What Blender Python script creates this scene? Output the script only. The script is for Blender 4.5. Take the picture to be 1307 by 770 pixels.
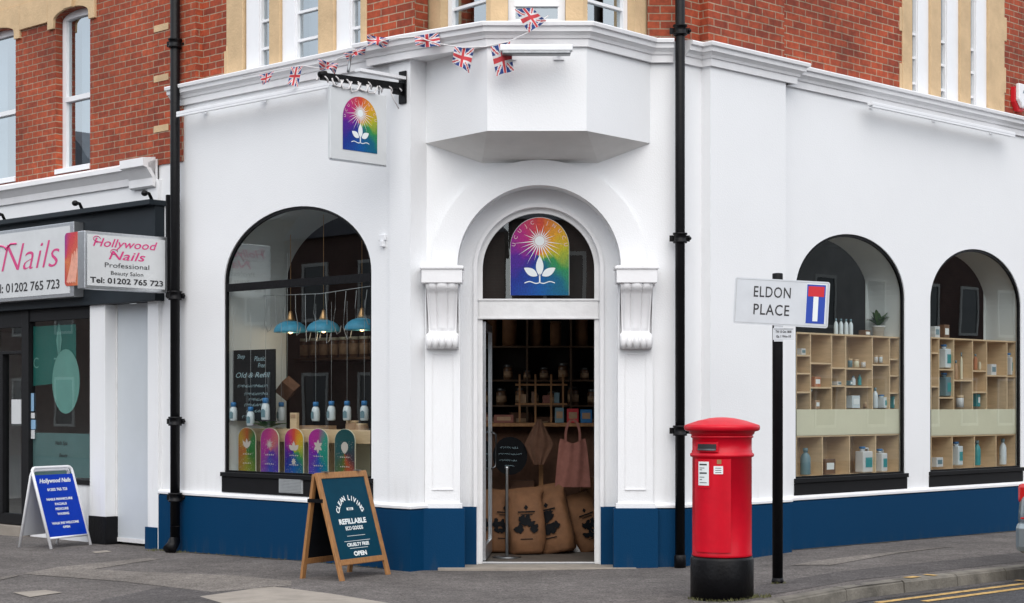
import bpy, bmesh, math, random
from mathutils import Vector, Matrix
random.seed(7)
R = math.radians
for o in list(bpy.data.objects): bpy.data.objects.remove(o)
scn = bpy.context.scene
col = scn.collection

# ------------------------------------------------------------------ camera
FPX, CX, HY, EYE = 2200.0, 653.5, 515.0, 1.65
cd = bpy.data.cameras.new('camera'); cam = bpy.data.objects.new('camera', cd); col.objects.link(cam)
cam.location = (0, 0, EYE); cam.rotation_euler = (R(90), 0, 0)
cd.sensor_width = 36; cd.lens = 36 * FPX / 1307; cd.shift_y = (HY - 385) / 1307
cd.clip_start = .1; cd.clip_end = 500
scn.camera = cam
# ------------------------------------------------------------------ world, sun, exposure
SUN_EL, SUN_AZ = 46, 5      # azimuth of the sun measured from -Y (behind the camera) towards +X
w = bpy.data.worlds.new('World'); scn.world = w; w.use_nodes = True
nt = w.node_tree; nt.nodes.clear()
sky = nt.nodes.new('ShaderNodeTexSky'); sky.sky_type = 'NISHITA'; sky.sun_disc = False
sky.sun_elevation = R(SUN_EL); sky.sun_rotation = R(180 - SUN_AZ); sky.dust_density = 2.5; sky.ozone_density = .7
tc = nt.nodes.new('ShaderNodeTexCoord')
mp = nt.nodes.new('ShaderNodeMapping'); mp.inputs['Scale'].default_value = (1.2, 1.2, 3)
nz = nt.nodes.new('ShaderNodeTexNoise'); nz.inputs['Scale'].default_value = 1.7; nz.inputs['Detail'].default_value = 5
rp = nt.nodes.new('ShaderNodeValToRGB'); rp.color_ramp.elements[0].position = .3; rp.color_ramp.elements[1].position = .62
rp.color_ramp.elements[0].color = (.5, .5, .5, 1); rp.color_ramp.elements[1].color = (.93, .93, .93, 1)
mx = nt.nodes.new('ShaderNodeMix'); mx.data_type = 'RGBA'
mx.inputs['B'].default_value = (7.6, 7.9, 8.4, 1)
bg = nt.nodes.new('ShaderNodeBackground'); bg.inputs['Strength'].default_value = .14
out = nt.nodes.new('ShaderNodeOutputWorld')
nt.links.new(tc.outputs['Generated'], mp.inputs['Vector']); nt.links.new(mp.outputs['Vector'], nz.inputs['Vector'])
nt.links.new(nz.outputs['Fac'], rp.inputs['Fac']); nt.links.new(rp.outputs['Color'], mx.inputs['Factor'])
nt.links.new(sky.outputs['Color'], mx.inputs['A']); nt.links.new(mx.outputs['Result'], bg.inputs['Color'])
nt.links.new(bg.outputs['Background'], out.inputs['Surface'])
sl = bpy.data.lights.new('sun', 'SUN'); so = bpy.data.objects.new('sun', sl); col.objects.link(so)
sl.energy = 1.25; sl.angle = R(65); sl.color = (1, .96, .9)
so.location = (5, -5, 20)
sd = Vector((math.sin(R(SUN_AZ)) * math.cos(R(SUN_EL)), -math.cos(R(SUN_AZ)) * math.cos(R(SUN_EL)), math.sin(R(SUN_EL))))
so.rotation_euler = sd.to_track_quat('Z', 'Y').to_euler()
scn.view_settings.view_transform = 'Standard'; scn.view_settings.look = 'None'
scn.view_settings.gamma = 1; scn.view_settings.use_curve_mapping = False
scn.view_settings.exposure = 0.50
scn.render.resolution_x = 1024; scn.render.resolution_y = 603
scn.render.engine = 'CYCLES'
scn.cycles.max_bounces = 8; scn.cycles.transparent_max_bounces = 12

# ------------------------------------------------------------------ materials
def P(m): return m.node_tree.nodes['Principled BSDF']
def mat(name, c, rough=.6, var=.0, scale=6, bump=0, bscale=60, metal=0, spec=.5, coat=0, stretch=(1, 1, 1), emit=0, det=5):
    m = bpy.data.materials.new(name); m.use_nodes = True
    t = m.node_tree; b = P(m)
    b.inputs['Base Color'].default_value = (*c, 1); b.inputs['Roughness'].default_value = rough
    b.inputs['Metallic'].default_value = metal; b.inputs['Specular IOR Level'].default_value = spec
    b.inputs['Coat Weight'].default_value = coat
    if emit:
        b.inputs['Emission Color'].default_value = (*c, 1); b.inputs['Emission Strength'].default_value = emit
    g = t.nodes.new('ShaderNodeNewGeometry'); mpp = t.nodes.new('ShaderNodeMapping'); mpp.inputs['Scale'].default_value = stretch
    t.links.new(g.outputs['Position'], mpp.inputs['Vector'])
    if var:
        n = t.nodes.new('ShaderNodeTexNoise'); n.inputs['Scale'].default_value = scale; n.inputs['Detail'].default_value = det
        n.inputs['Roughness'].default_value = .6
        t.links.new(mpp.outputs['Vector'], n.inputs['Vector'])
        mr = t.nodes.new('ShaderNodeMapRange'); mr.inputs['From Min'].default_value = .25; mr.inputs['From Max'].default_value = .75
        mr.inputs['To Min'].default_value = 1 - var; mr.inputs['To Max'].default_value = 1 + var * .6
        t.links.new(n.outputs['Fac'], mr.inputs['Value'])
        mm = t.nodes.new('ShaderNodeVectorMath'); mm.operation = 'SCALE'; mm.inputs[0].default_value = c
        t.links.new(mr.outputs['Result'], mm.inputs['Scale']); t.links.new(mm.outputs['Vector'], b.inputs['Base Color'])
        m['v'] = 1
    if bump:
        n2 = t.nodes.new('ShaderNodeTexNoise'); n2.inputs['Scale'].default_value = bscale; n2.inputs['Detail'].default_value = 4
        t.links.new(mpp.outputs['Vector'], n2.inputs['Vector'])
        bp = t.nodes.new('ShaderNodeBump'); bp.inputs['Strength'].default_value = bump; bp.inputs['Distance'].default_value = .01
        t.links.new(n2.outputs['Fac'], bp.inputs['Height']); t.links.new(bp.outputs['Normal'], b.inputs['Normal'])
    return m

def painted_render(name, c, dirt=(.32, .30, .27), dz=.62, rng=.35, amt=.16):
    """roller-painted render: fine stipple, drips and splash dirt with shapes of their own"""
    m = mat(name, c, .62, .02, 1.3, .22, 70)
    t = m.node_tree; b = P(m)
    src = b.inputs['Base Color'].links[0].from_socket
    g = t.nodes.new('ShaderNodeNewGeometry'); sp = t.nodes.new('ShaderNodeSeparateXYZ'); t.links.new(g.outputs['Position'], sp.inputs[0])
    mr = t.nodes.new('ShaderNodeMapRange'); mr.inputs['From Min'].default_value = dz + rng; mr.inputs['From Max'].default_value = dz
    mr.clamp = True
    t.links.new(sp.outputs['Z'], mr.inputs['Value'])
    mp2 = t.nodes.new('ShaderNodeMapping'); mp2.inputs['Scale'].default_value = (9, 9, 1.2); t.links.new(g.outputs['Position'], mp2.inputs['Vector'])
    n = t.nodes.new('ShaderNodeTexNoise'); n.inputs['Scale'].default_value = 1.5; n.inputs['Detail'].default_value = 6
    t.links.new(mp2.outputs['Vector'], n.inputs['Vector'])
    r2 = t.nodes.new('ShaderNodeMapRange'); r2.inputs['From Min'].default_value = .5; r2.inputs['From Max'].default_value = .72
    r2.clamp = True
    t.links.new(n.outputs['Fac'], r2.inputs['Value'])
    ad = t.nodes.new('ShaderNodeMath'); ad.operation = 'MULTIPLY_ADD'; ad.inputs[1].default_value = .9; ad.inputs[2].default_value = .03
    t.links.new(mr.outputs['Result'], ad.inputs[0])
    mu = t.nodes.new('ShaderNodeMath'); mu.operation = 'MULTIPLY'
    t.links.new(ad.outputs[0], mu.inputs[0]); t.links.new(r2.outputs['Result'], mu.inputs[1])
    m3 = t.nodes.new('ShaderNodeMath'); m3.operation = 'MULTIPLY'; m3.inputs[1].default_value = amt; t.links.new(mu.outputs[0], m3.inputs[0])
    mix = t.nodes.new('ShaderNodeMix'); mix.data_type = 'RGBA'; mix.inputs['B'].default_value = (*dirt, 1)
    t.links.new(m3.outputs[0], mix.inputs['Factor']); t.links.new(src, mix.inputs['A'])
    t.links.new(mix.outputs['Result'], b.inputs['Base Color'])
    return m

def brick_mat(name, c1, c2, mortar, squash=1.0):
    m = bpy.data.materials.new(name); m.use_nodes = True; t = m.node_tree; b = P(m)
    uv = t.nodes.new('ShaderNodeUVMap'); uv.uv_map = 'UVMap'
    g = t.nodes.new('ShaderNodeNewGeometry')
    nw = t.nodes.new('ShaderNodeTexNoise'); nw.inputs['Scale'].default_value = 9; t.links.new(g.outputs['Position'], nw.inputs['Vector'])
    sc = t.nodes.new('ShaderNodeVectorMath'); sc.operation = 'SCALE'; sc.inputs['Scale'].default_value = .008
    t.links.new(nw.outputs['Color'], sc.inputs[0])
    av = t.nodes.new('ShaderNodeVectorMath'); av.operation = 'ADD'
    t.links.new(uv.outputs['UV'], av.inputs[0]); t.links.new(sc.outputs['Vector'], av.inputs[1])
    br = t.nodes.new('ShaderNodeTexBrick'); br.inputs['Scale'].default_value = 1
    br.inputs['Brick Width'].default_value = .228; br.inputs['Row Height'].default_value = .077
    br.inputs['Mortar Size'].default_value = .0066; br.inputs['Mortar Smooth'].default_value = .35; br.inputs['Bias'].default_value = -.25
    br.squash = squash; br.squash_frequency = 2
    br.inputs['Color1'].default_value = (*c1, 1); br.inputs['Color2'].default_value = (*c2, 1); br.inputs['Mortar'].default_value = (*mortar, 1)
    t.links.new(av.outputs['Vector'], br.inputs['Vector'])
    n = t.nodes.new('ShaderNodeTexNoise'); n.inputs['Scale'].default_value = 14; n.inputs['Detail'].default_value = 6; n.inputs['Roughness'].default_value = .7
    t.links.new(g.outputs['Position'], n.inputs['Vector'])
    mr = t.nodes.new('ShaderNodeMapRange'); mr.inputs['From Min'].default_value = .25; mr.inputs['From Max'].default_value = .75
    mr.inputs['To Min'].default_value = .55; mr.inputs['To Max'].default_value = 1.35
    t.links.new(n.outputs['Fac'], mr.inputs['Value'])
    n3 = t.nodes.new('ShaderNodeTexNoise'); n3.inputs['Scale'].default_value = 1.1; n3.inputs['Detail'].default_value = 3
    t.links.new(g.outputs['Position'], n3.inputs['Vector'])
    mr3 = t.nodes.new('ShaderNodeMapRange'); mr3.inputs['From Min'].default_value = .3; mr3.inputs['From Max'].default_value = .7
    mr3.inputs['To Min'].default_value = .68; mr3.inputs['To Max'].default_value = 1.2
    t.links.new(n3.outputs['Fac'], mr3.inputs['Value'])
    mu = t.nodes.new('ShaderNodeMath'); mu.operation = 'MULTIPLY'; t.links.new(mr.outputs['Result'], mu.inputs[0]); t.links.new(mr3.outputs['Result'], mu.inputs[1])
    v = t.nodes.new('ShaderNodeVectorMath'); v.operation = 'SCALE'
    t.links.new(br.outputs['Color'], v.inputs[0]); t.links.new(mu.outputs[0], v.inputs['Scale'])
    t.links.new(v.outputs['Vector'], b.inputs['Base Color']); b.inputs['Roughness'].default_value = .85
    sb = t.nodes.new('ShaderNodeMath'); sb.operation = 'SUBTRACT'; sb.inputs[0].default_value = 1; t.links.new(br.outputs['Fac'], sb.inputs[1])
    ad = t.nodes.new('ShaderNodeMath'); ad.operation = 'MULTIPLY_ADD'; ad.inputs[1].default_value = .25
    t.links.new(n.outputs['Fac'], ad.inputs[0]); t.links.new(sb.outputs[0], ad.inputs[2])
    bp = t.nodes.new('ShaderNodeBump'); bp.inputs['Strength'].default_value = .6; bp.inputs['Distance'].default_value = .008
    t.links.new(ad.outputs[0], bp.inputs['Height']); t.links.new(bp.outputs['Normal'], b.inputs['Normal'])
    return m

def glass_mat(name, tint=(.93, .95, .94), boost=1.9, rough=0.0, base=.0):
    """thin single pane: tinted pass-through plus mirror reflection growing with the angle"""
    m = bpy.data.materials.new(name); m.use_nodes = True; t = m.node_tree; t.nodes.clear()
    o = t.nodes.new('ShaderNodeOutputMaterial'); mixn = t.nodes.new('ShaderNodeMixShader')
    tr = t.nodes.new('ShaderNodeBsdfTransparent'); tr.inputs['Color'].default_value = (*tint, 1)
    gl = t.nodes.new('ShaderNodeBsdfGlossy'); gl.inputs['Roughness'].default_value = rough; gl.inputs['Color'].default_value = (.9, .97, 1, 1)
    lw_ = t.nodes.new('ShaderNodeLayerWeight'); lw_.inputs['Blend'].default_value = .5
    pw = t.nodes.new('ShaderNodeMath'); pw.operation = 'POWER'; pw.inputs[1].default_value = 5; t.links.new(lw_.outputs['Facing'], pw.inputs[0])
    fr = t.nodes.new('ShaderNodeMath'); fr.operation = 'MULTIPLY_ADD'; fr.inputs[1].default_value = .95; fr.inputs[2].default_value = .06; t.links.new(pw.outputs[0], fr.inputs[0])
    nn = t.nodes.new('ShaderNodeTexNoise'); nn.inputs['Scale'].default_value = .9; gg = t.nodes.new('ShaderNodeNewGeometry')
    t.links.new(gg.outputs['Position'], nn.inputs['Vector'])
    bp = t.nodes.new('ShaderNodeBump'); bp.inputs['Strength'].default_value = .04; bp.inputs['Distance'].default_value = .02
    t.links.new(nn.outputs['Fac'], bp.inputs['Height']); t.links.new(bp.outputs['Normal'], gl.inputs['Normal'])
    ma = t.nodes.new('ShaderNodeMath'); ma.operation = 'MULTIPLY_ADD'; ma.inputs[1].default_value = boost; ma.inputs[2].default_value = base
    ma.use_clamp = True
    t.links.new(fr.outputs[0], ma.inputs[0]); t.links.new(ma.outputs[0], mixn.inputs[0])
    t.links.new(tr.outputs[0], mixn.inputs[1]); t.links.new(gl.outputs[0], mixn.inputs[2]); t.links.new(mixn.outputs[0], o.inputs['Surface'])
    return m

def rainbow_mat(name, w_, h_, rot=0, cols=None):
    m = bpy.data.materials.new(name); m.use_nodes = True; t = m.node_tree; b = P(m)
    tc = t.nodes.new('ShaderNodeTexCoord'); mp = t.nodes.new('ShaderNodeMapping')
    mp.inputs['Scale'].default_value = (1 / w_, 1, 1 / h_)
    t.links.new(tc.outputs['Object'], mp.inputs['Vector'])
    n = t.nodes.new('ShaderNodeTexNoise'); n.inputs['Scale'].default_value = 7; n.inputs['Detail'].default_value = 6
    t.links.new(mp.outputs['Vector'], n.inputs['Vector'])
    s = t.nodes.new('ShaderNodeVectorMath'); s.operation = 'SCALE'; s.inputs['Scale'].default_value = .25; t.links.new(n.outputs['Color'], s.inputs[0])
    a = t.nodes.new('ShaderNodeVectorMath'); a.operation = 'ADD'; t.links.new(mp.outputs['Vector'], a.inputs[0]); t.links.new(s.outputs['Vector'], a.inputs[1])
    sp = t.nodes.new('ShaderNodeSeparateXYZ'); t.links.new(a.outputs['Vector'], sp.inputs[0])
    cb = t.nodes.new('ShaderNodeCombineXYZ')
    ax = t.nodes.new('ShaderNodeMath'); ax.operation = 'SUBTRACT'; ax.inputs[1].default_value = .125
    az = t.nodes.new('ShaderNodeMath'); az.operation = 'SUBTRACT'; az.inputs[1].default_value = .62
    t.links.new(sp.outputs['X'], ax.inputs[0]); t.links.new(sp.outputs['Z'], az.inputs[0])
    t.links.new(ax.outputs[0], cb.inputs[0]); t.links.new(az.outputs[0], cb.inputs[1])
    m2 = t.nodes.new('ShaderNodeMapping'); m2.inputs['Rotation'].default_value = (0, 0, rot); t.links.new(cb.outputs[0], m2.inputs['Vector'])
    g = t.nodes.new('ShaderNodeTexGradient'); g.gradient_type = 'RADIAL'; t.links.new(m2.outputs['Vector'], g.inputs['Vector'])
    r = t.nodes.new('ShaderNodeValToRGB')
    cols = cols or [(0, (.10, .01, .30)), (.1, (.01, .03, .30)), (.25, (.0, .10, .38)), (.37, (.0, .13, .24)), (.45, (.03, .30, .08)), (.53, (.50, .50, .02)), (.62, (.85, .42, .02)), (.75, (.75, .08, .04)), (.87, (.55, .02, .22)), (1, (.12, .01, .32))]
    e = r.color_ramp.elements
    e[0].position = cols[0][0]; e[0].color = (*cols[0][1], 1); e[1].position = 1; e[1].color = (*cols[-1][1], 1)
    for p_, c_ in cols[1:-1]:
        k = e.new(p_); k.color = (*c_, 1)
    t.links.new(g.outputs['Fac'], r.inputs['Fac'])
    n2 = t.nodes.new('ShaderNodeTexNoise'); n2.inputs['Scale'].default_value = 40; t.links.new(mp.outputs['Vector'], n2.inputs['Vector'])
    mr = t.nodes.new('ShaderNodeMapRange'); mr.inputs['To Min'].default_value = .35; mr.inputs['To Max'].default_value = 1.15; t.links.new(n2.outputs['Fac'], mr.inputs['Value'])
    v = t.nodes.new('ShaderNodeVectorMath'); v.operation = 'SCALE'; t.links.new(r.outputs['Color'], v.inputs[0]); t.links.new(mr.outputs['Result'], v.inputs['Scale'])
    t.links.new(v.outputs['Vector'], b.inputs['Base Color']); b.inputs['Roughness'].default_value = .45; b.inputs['Specular IOR Level'].default_value = .25
    return m

def tarmac(name, c):
    m = mat(name, c, .95, .34, 1.0, .9, 110, det=12, spec=.25); t = m.node_tree; b = P(m); src = b.inputs['Base Color'].links[0].from_socket
    g = t.nodes.new('ShaderNodeNewGeometry'); n = t.nodes.new('ShaderNodeTexVoronoi'); n.inputs['Scale'].default_value = 75; n.inputs['Randomness'].default_value = 1
    t.links.new(g.outputs['Position'], n.inputs['Vector']); sp = t.nodes.new('ShaderNodeSeparateColor'); t.links.new(n.outputs['Color'], sp.inputs[0])
    mr = t.nodes.new('ShaderNodeMapRange'); mr.inputs['To Min'].default_value = .60; mr.inputs['To Max'].default_value = 1.45; t.links.new(sp.outputs[0], mr.inputs['Value'])
    n2 = t.nodes.new('ShaderNodeTexNoise'); n2.inputs['Scale'].default_value = 7; n2.inputs['Detail'].default_value = 8; t.links.new(g.outputs['Position'], n2.inputs['Vector'])
    m2 = t.nodes.new('ShaderNodeMapRange'); m2.inputs['From Min'].default_value = .3; m2.inputs['From Max'].default_value = .7; m2.inputs['To Min'].default_value = .85; m2.inputs['To Max'].default_value = 1.15; t.links.new(n2.outputs['Fac'], m2.inputs['Value'])
    mu = t.nodes.new('ShaderNodeMath'); mu.operation = 'MULTIPLY'; t.links.new(mr.outputs['Result'], mu.inputs[0]); t.links.new(m2.outputs['Result'], mu.inputs[1])
    v = t.nodes.new('ShaderNodeVectorMath'); v.operation = 'SCALE'; t.links.new(src, v.inputs[0]); t.links.new(mu.outputs[0], v.inputs['Scale']); t.links.new(v.outputs['Vector'], b.inputs['Base Color'])
    return m

M = {}
M['white'] = painted_render('white_render_paint', (.81, .82, .832))
M['white_trim'] = mat('white_trim_paint', (.80, .80, .81), .5, .05, 5, .15, 30)
M['worn_white'] = mat('worn_white_wood', (.74, .74, .74), .5, .10, 6, .3, 25)
M['blue'] = painted_render('plinth_blue_paint', (.0, .036, .100), (.06, .07, .08), .0, .18, .35); P(M['blue']).inputs['Specular IOR Level'].default_value = .12
M['brick'] = brick_mat('red_brick', (.36, .060, .020), (.18, .027, .012), (.34, .25, .17))
M['brick2'] = brick_mat('orange_red_brick', (.37, .066, .023), (.22, .035, .015), (.34, .25, .17))
M['brick_pale'] = brick_mat('pale_brick', (.40, .30, .20), (.33, .22, .14), (.35, .3, .25))
M['stone'] = mat('tan_sandstone', (.60, .43, .25), .85, .18, 4, .5, 35)
M['black'] = mat('black_gloss_paint', (.004, .004, .005), .42, .3, 12, .3, 30, spec=.2)
M['blacksatin'] = mat('black_satin', (.007, .007, .008), .5, .2, 10, spec=.2)
M['charcoal'] = mat('dark_fascia', (.012, .018, .024), .5, .25, 3, spec=.25)
M['upvc'] = mat('white_window_frame', (.80, .81, .83), .35, .03, 8)
M['glass'] = glass_mat('shop_glass')
M['glass_up'] = glass_mat('upstairs_glass', (.6, .66, .7), 2.6, base=.22)
M['asphalt'] = tarmac('pavement_tarmac', (.132, .119, .112))
M['asphalt2'] = tarmac('pavement_patch_pale', (.19, .170, .152))
M['asphalt3'] = tarmac('pavement_patch_dark', (.092, .084, .082))
M['road'] = tarmac('road_asphalt', (.068, .068, .072))
M['concrete'] = mat('concrete_slab', (.30, .265, .225), .9, .25, 4, .6, 70)
M['kerb'] = mat('kerb_stone', (.17, .155, .13), .9, .55, 4, .8, 40)
M['yellow'] = mat('yellow_line_paint', (.52, .33, .11), .8, .6, 14, .5, 90)
M['soffit'] = mat('soffit_white_paint', (.74, .73, .71), .7, .08, 4)  # slightly darker, warmer white than the walls
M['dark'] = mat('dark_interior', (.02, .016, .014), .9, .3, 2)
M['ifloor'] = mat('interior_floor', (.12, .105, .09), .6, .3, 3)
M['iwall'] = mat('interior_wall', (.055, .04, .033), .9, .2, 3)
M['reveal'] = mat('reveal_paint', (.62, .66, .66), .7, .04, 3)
M['ply'] = mat('birch_plywood', (.66, .49, .30), .6, .16, 4, .1, 20, stretch=(1, 1, 7))
M['plyback'] = mat('plywood_back_panel', (.52, .38, .23), .65, .16, 4, stretch=(1, 1, 7))
M['cream'] = mat('cream_panel', (.68, .66, .50), .5, .05, 3)
M['oak'] = mat('stained_oak', (.34, .16, .055), .5, .35, 6, .3, 30, stretch=(8, 8, 1))
M['darkwood'] = mat('dark_wood', (.10, .055, .028), .6, .35, 6, stretch=(1, 1, 6))
M['boardblue'] = mat('chalkboard_teal_blue', (.001, .040, .072), .6, .12, 7, spec=.12)
M['signblue'] = mat('bright_blue_poster', (.0, .035, .40), .45, .12, 5, spec=.12)
M['chalk'] = mat('chalk_white', (.74, .78, .78), .8)
M['chalkboard'] = mat('black_chalkboard', (.007, .008, .010), .6, .3, 8, spec=.1)
M['chalkblue'] = mat('chalk_pale_blue', (.30, .42, .46), .8)
M['alu'] = mat('brushed_aluminium', (.60, .62, .64), .3, .12, 30, metal=.9)
M['steel'] = mat('grey_steel', (.25, .26, .27), .35, .2, 20, metal=.9)
M['signwhite'] = mat('sign_white_acrylic', (.62, .64, .65), .3, .08, 3)
M['plate'] = mat('white_sign_plate', (.58, .61, .64), .4, .08, 6)
M['pink'] = mat('pink_lettering', (.62, .04, .20), .4)
M['ink'] = mat('black_lettering', (.02, .02, .022), .5)
M['navy'] = mat('navy_cloth', (.02, .05, .20), .85, .2, 30)
M['flagred'] = mat('red_cloth', (.55, .05, .06), .85, .2, 30)
M['flagwhite'] = mat('white_cloth', (.68, .66, .66), .85, .15, 30)
M['red'] = mat('pillar_box_red', (.58, .0, .014), .42, .16, 5, .12, 12, coat=.08, spec=.3)
M['redlight'] = mat('red_plastic', (.5, .01, .01), .2, coat=.5)
M['silver'] = mat('silver_car_paint', (.30, .35, .37), .3, .03, 9, metal=.6, coat=.6)
M['rubber'] = mat('tyre_rubber', (.02, .02, .02), .8)
M['signred'] = mat('sign_red', (.55, .01, .02), .4); M['signblue2'] = mat('sign_blue', (.01, .05, .36), .4)
M['lampblue'] = mat('lamp_blue_enamel', (.06, .36, .56), .45, .2, 20)
M['brass'] = mat('brass', (.55, .33, .15), .35, .1, 20, metal=.8)
M['bulb'] = mat('warm_bulb', (1, .62, .3), .5, emit=2.5)
M['kraft'] = mat('kraft_paper', (.19, .088, .038), .8, .28, 9, .7, 12)
M['cloth_pink'] = mat('dusty_pink_canvas', (.27, .11, .085), .9, .2, 14, .5, 25)
M['cloth_brown'] = mat('brown_canvas', (.14, .07, .042), .9, .25, 14, .5, 25)
M['bottle'] = mat('pale_bottle', (.62, .70, .74), .25, .1, 9)
M['bottleblue'] = mat('blue_cap', (.02, .17, .42), .4)
M['teal'] = mat('teal_plastic', (.03, .28, .30), .4); M['greyblue'] = mat('grey_blue_bottle', (.13, .23, .27), .4)
M['amber'] = mat('amber_jar', (.16, .085, .045), .35, .3, 12); M['amberlid'] = mat('kraft_label', (.42, .27, .16), .7, .2, 20)
M['orange'] = mat('terracotta_pot', (.42, .17, .08), .7, .2, 9)
M['leaf'] = mat('leaf_green', (.05, .13, .03), .5, .3, 30); M['leafd'] = mat('salad_leaf_green', (.08, .24, .04), .5, .3, 30)
M['poster'] = mat('teal_window_poster', (.012, .13, .11), .4, .08, 3); M['posterpale'] = mat('pale_green_print', (.14, .34, .30), .5, .1, 5)
M['frost'] = mat('frosted_band', (.10, .19, .19), .6, .12, 3)
M['palerdoor'] = mat('pale_door_paint', (.56, .60, .63), .45, .05, 2)
M['slate'] = mat('roof_slate', (.10, .10, .115), .8, .3, 6)
M['magenta'] = mat('pink_orange_art', (.62, .12, .16), .5, .5, 11)
M['vent'] = mat('vent_grille_metal', (.38, .40, .41), .5, .1, 20)
M['purple'] = mat('sparkle_purple', (.3, .03, .3), .5)
M['bread'] = mat('brown_root_veg', (.16, .08, .05), .8, .4, 20)

# ------------------------------------------------------------------ mesh building helpers
def wloc(o):
    v = Vector((0, 0, 0))
    while o is not None: v += o.location; o = o.parent
    return v
class Fr:                                   # a wall's own frame: u to the right along the wall, w into the building, z up
    def __init__(s, o, d):
        s.o = Vector(o); s.d = Vector(d).normalized(); s.n = Vector((-s.d.y, s.d.x)); s.rz = math.atan2(s.d.y, s.d.x)
    def p(s, u, w_, z): q = s.o + s.d * u + s.n * w_; return Vector((q.x, q.y, z))
    def __call__(s, v): return s.p(v[0], v[1], v[2])
    def u(s, px, w_=0):
        k = (px - CX) / FPX; q = s.o + s.n * w_
        return (k * q.y - q.x) / (s.d.x - k * s.d.y)
    def z(s, px, py, w_=0):
        uu = s.u(px, w_); y = (s.o + s.d * uu + s.n * w_).y
        return EYE - (py - HY) * y / FPX
    def at(s, px, py, w_=0): return s.p(s.u(px, w_), w_, s.z(px, py, w_))
    def uz(s, px, py, w_=0): return s.u(px, w_), s.z(px, py, w_)
def AT(px, py, d): return Vector(((px - CX) / FPX * d, d, EYE - (py - HY) * d / FPX))

class MB:
    def __init__(s, xf=None): s.v = []; s.f = []; s.mi = []; s.sm = []; s.xf = xf; s.cur = 0; s.world = xf is not None
    def add(s, vs, fs, smooth=False):
        b = len(s.v)
        s.v += [s.xf(v) if s.xf else Vector(v) for v in vs]
        for f in fs: s.f.append([b + i for i in f]); s.mi.append(s.cur); s.sm.append(smooth)
    def quad(s, *p): s.add(p, [list(range(len(p)))])
    def box(s, x0, x1, y0, y1, z0, z1, rot=None, c=None):
        vs = [Vector((x, y, z)) for z in (z0, z1) for y in (y0, y1) for x in (x0, x1)]
        if rot is not None:
            c = Vector(c) if c is not None else sum(vs, Vector()) / 8
            vs = [rot @ (v - c) + c for v in vs]
        s.add(vs, [(0, 2, 3, 1), (4, 5, 7, 6), (0, 1, 5, 4), (2, 6, 7, 3), (0, 4, 6, 2), (1, 3, 7, 5)])
    def prism(s, poly, y0, y1):             # polygon in x,z swept along y
        n = len(poly)
        if sum(poly[i][0] * poly[(i + 1) % n][1] - poly[(i + 1) % n][0] * poly[i][1] for i in range(n)) < 0: poly = poly[::-1]
        vs = [(x, y0, z) for x, z in poly] + [(x, y1, z) for x, z in poly]
        fs = [list(range(n)), list(range(2 * n - 1, n - 1, -1))] + [(i + n, (i + 1) % n + n, (i + 1) % n, i) for i in range(n)]
        s.add(vs, fs)
    def plate(s, poly, y):                  # one-sided thin marking on a face that looks towards -y
        n = len(poly)
        if sum(poly[i][0] * poly[(i + 1) % n][1] - poly[(i + 1) % n][0] * poly[i][1] for i in range(n)) < 0: poly = poly[::-1]
        s.add([(x, y, z) for x, z in poly], [list(range(n))])
    def lathe(s, prof, c=(0, 0, 0), n=24, smooth=True, sx=1, sy=1):
        vs = []; fs = []
        for r, z in prof:
            for i in range(n):
                a = 2 * math.pi * i / n; vs.append((c[0] + r * math.cos(a) * sx, c[1] + r * math.sin(a) * sy, c[2] + z))
        for j in range(len(prof) - 1):
            for i in range(n):
                k = (i + 1) % n; fs.append((j * n + i, j * n + k, (j + 1) * n + k, (j + 1) * n + i))
        fs.append(list(range(n))[::-1]); fs.append([(len(prof) - 1) * n + i for i in range(n)])
        s.add(vs, fs, smooth)
    def tube(s, path, r, n=8, smooth=True):
        path = [Vector(p) for p in path]; vs = []; fs = []
        for i, p in enumerate(path):
            t = (path[min(i + 1, len(path) - 1)] - path[max(i - 1, 0)]).normalized()
            a = t.cross(Vector((0, 0, 1)));
            if a.length < .05: a = t.cross(Vector((1, 0, 0)))
            a.normalize(); b = a.cross(t)
            rr = r[i] if isinstance(r, (list, tuple)) else r
            for k in range(n):
                an = 2 * math.pi * k / n; vs.append(p + a * math.cos(an) * rr + b * math.sin(an) * rr)
        for j in range(len(path) - 1):
            for k in range(n):
                q = (k + 1) % n; fs.append((j * n + k, j * n + q, (j + 1) * n + q, (j + 1) * n + k))
        fs.append(list(range(n))[::-1]); fs.append([(len(path) - 1) * n + i for i in range(n)])
        s.add(vs, fs, smooth)
    def build(s, name, m, parent=None, loc=None, bev=0, seg=2):
        me = bpy.data.meshes.new(name)
        off = (wloc(parent) if parent is not None else Vector(loc or (0, 0, 0))) if s.world else Vector((0, 0, 0))
        me.from_pydata([v - off for v in s.v], [], s.f); me.update()
        ms = m if isinstance(m, (list, tuple)) else [m]
        for q in ms: me.materials.append(q)
        uvl = me.uv_layers.new(name='UVMap')
        for p in me.polygons:
            p.material_index = s.mi[p.index]; p.use_smooth = s.sm[p.index]
            n = p.normal
            for li in p.loop_indices:
                c = me.vertices[me.loops[li].vertex_index].co + off
                if abs(n.z) > .75: uvl.data[li].uv = (c.x, c.y)
                else:
                    t = Vector((-n.y, n.x)).normalized(); uvl.data[li].uv = (c.x * t.x + c.y * t.y, c.z)
        o = bpy.data.objects.new(name, me); col.objects.link(o)
        if parent is not None: o.parent = parent
        elif loc is not None: o.location = loc
        if bev:
            b = o.modifiers.new('bevel', 'BEVEL'); b.width = bev; b.segments = seg; b.limit_method = 'ANGLE'; b.angle_limit = R(40)
            b.harden_normals = False
        return o

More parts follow.
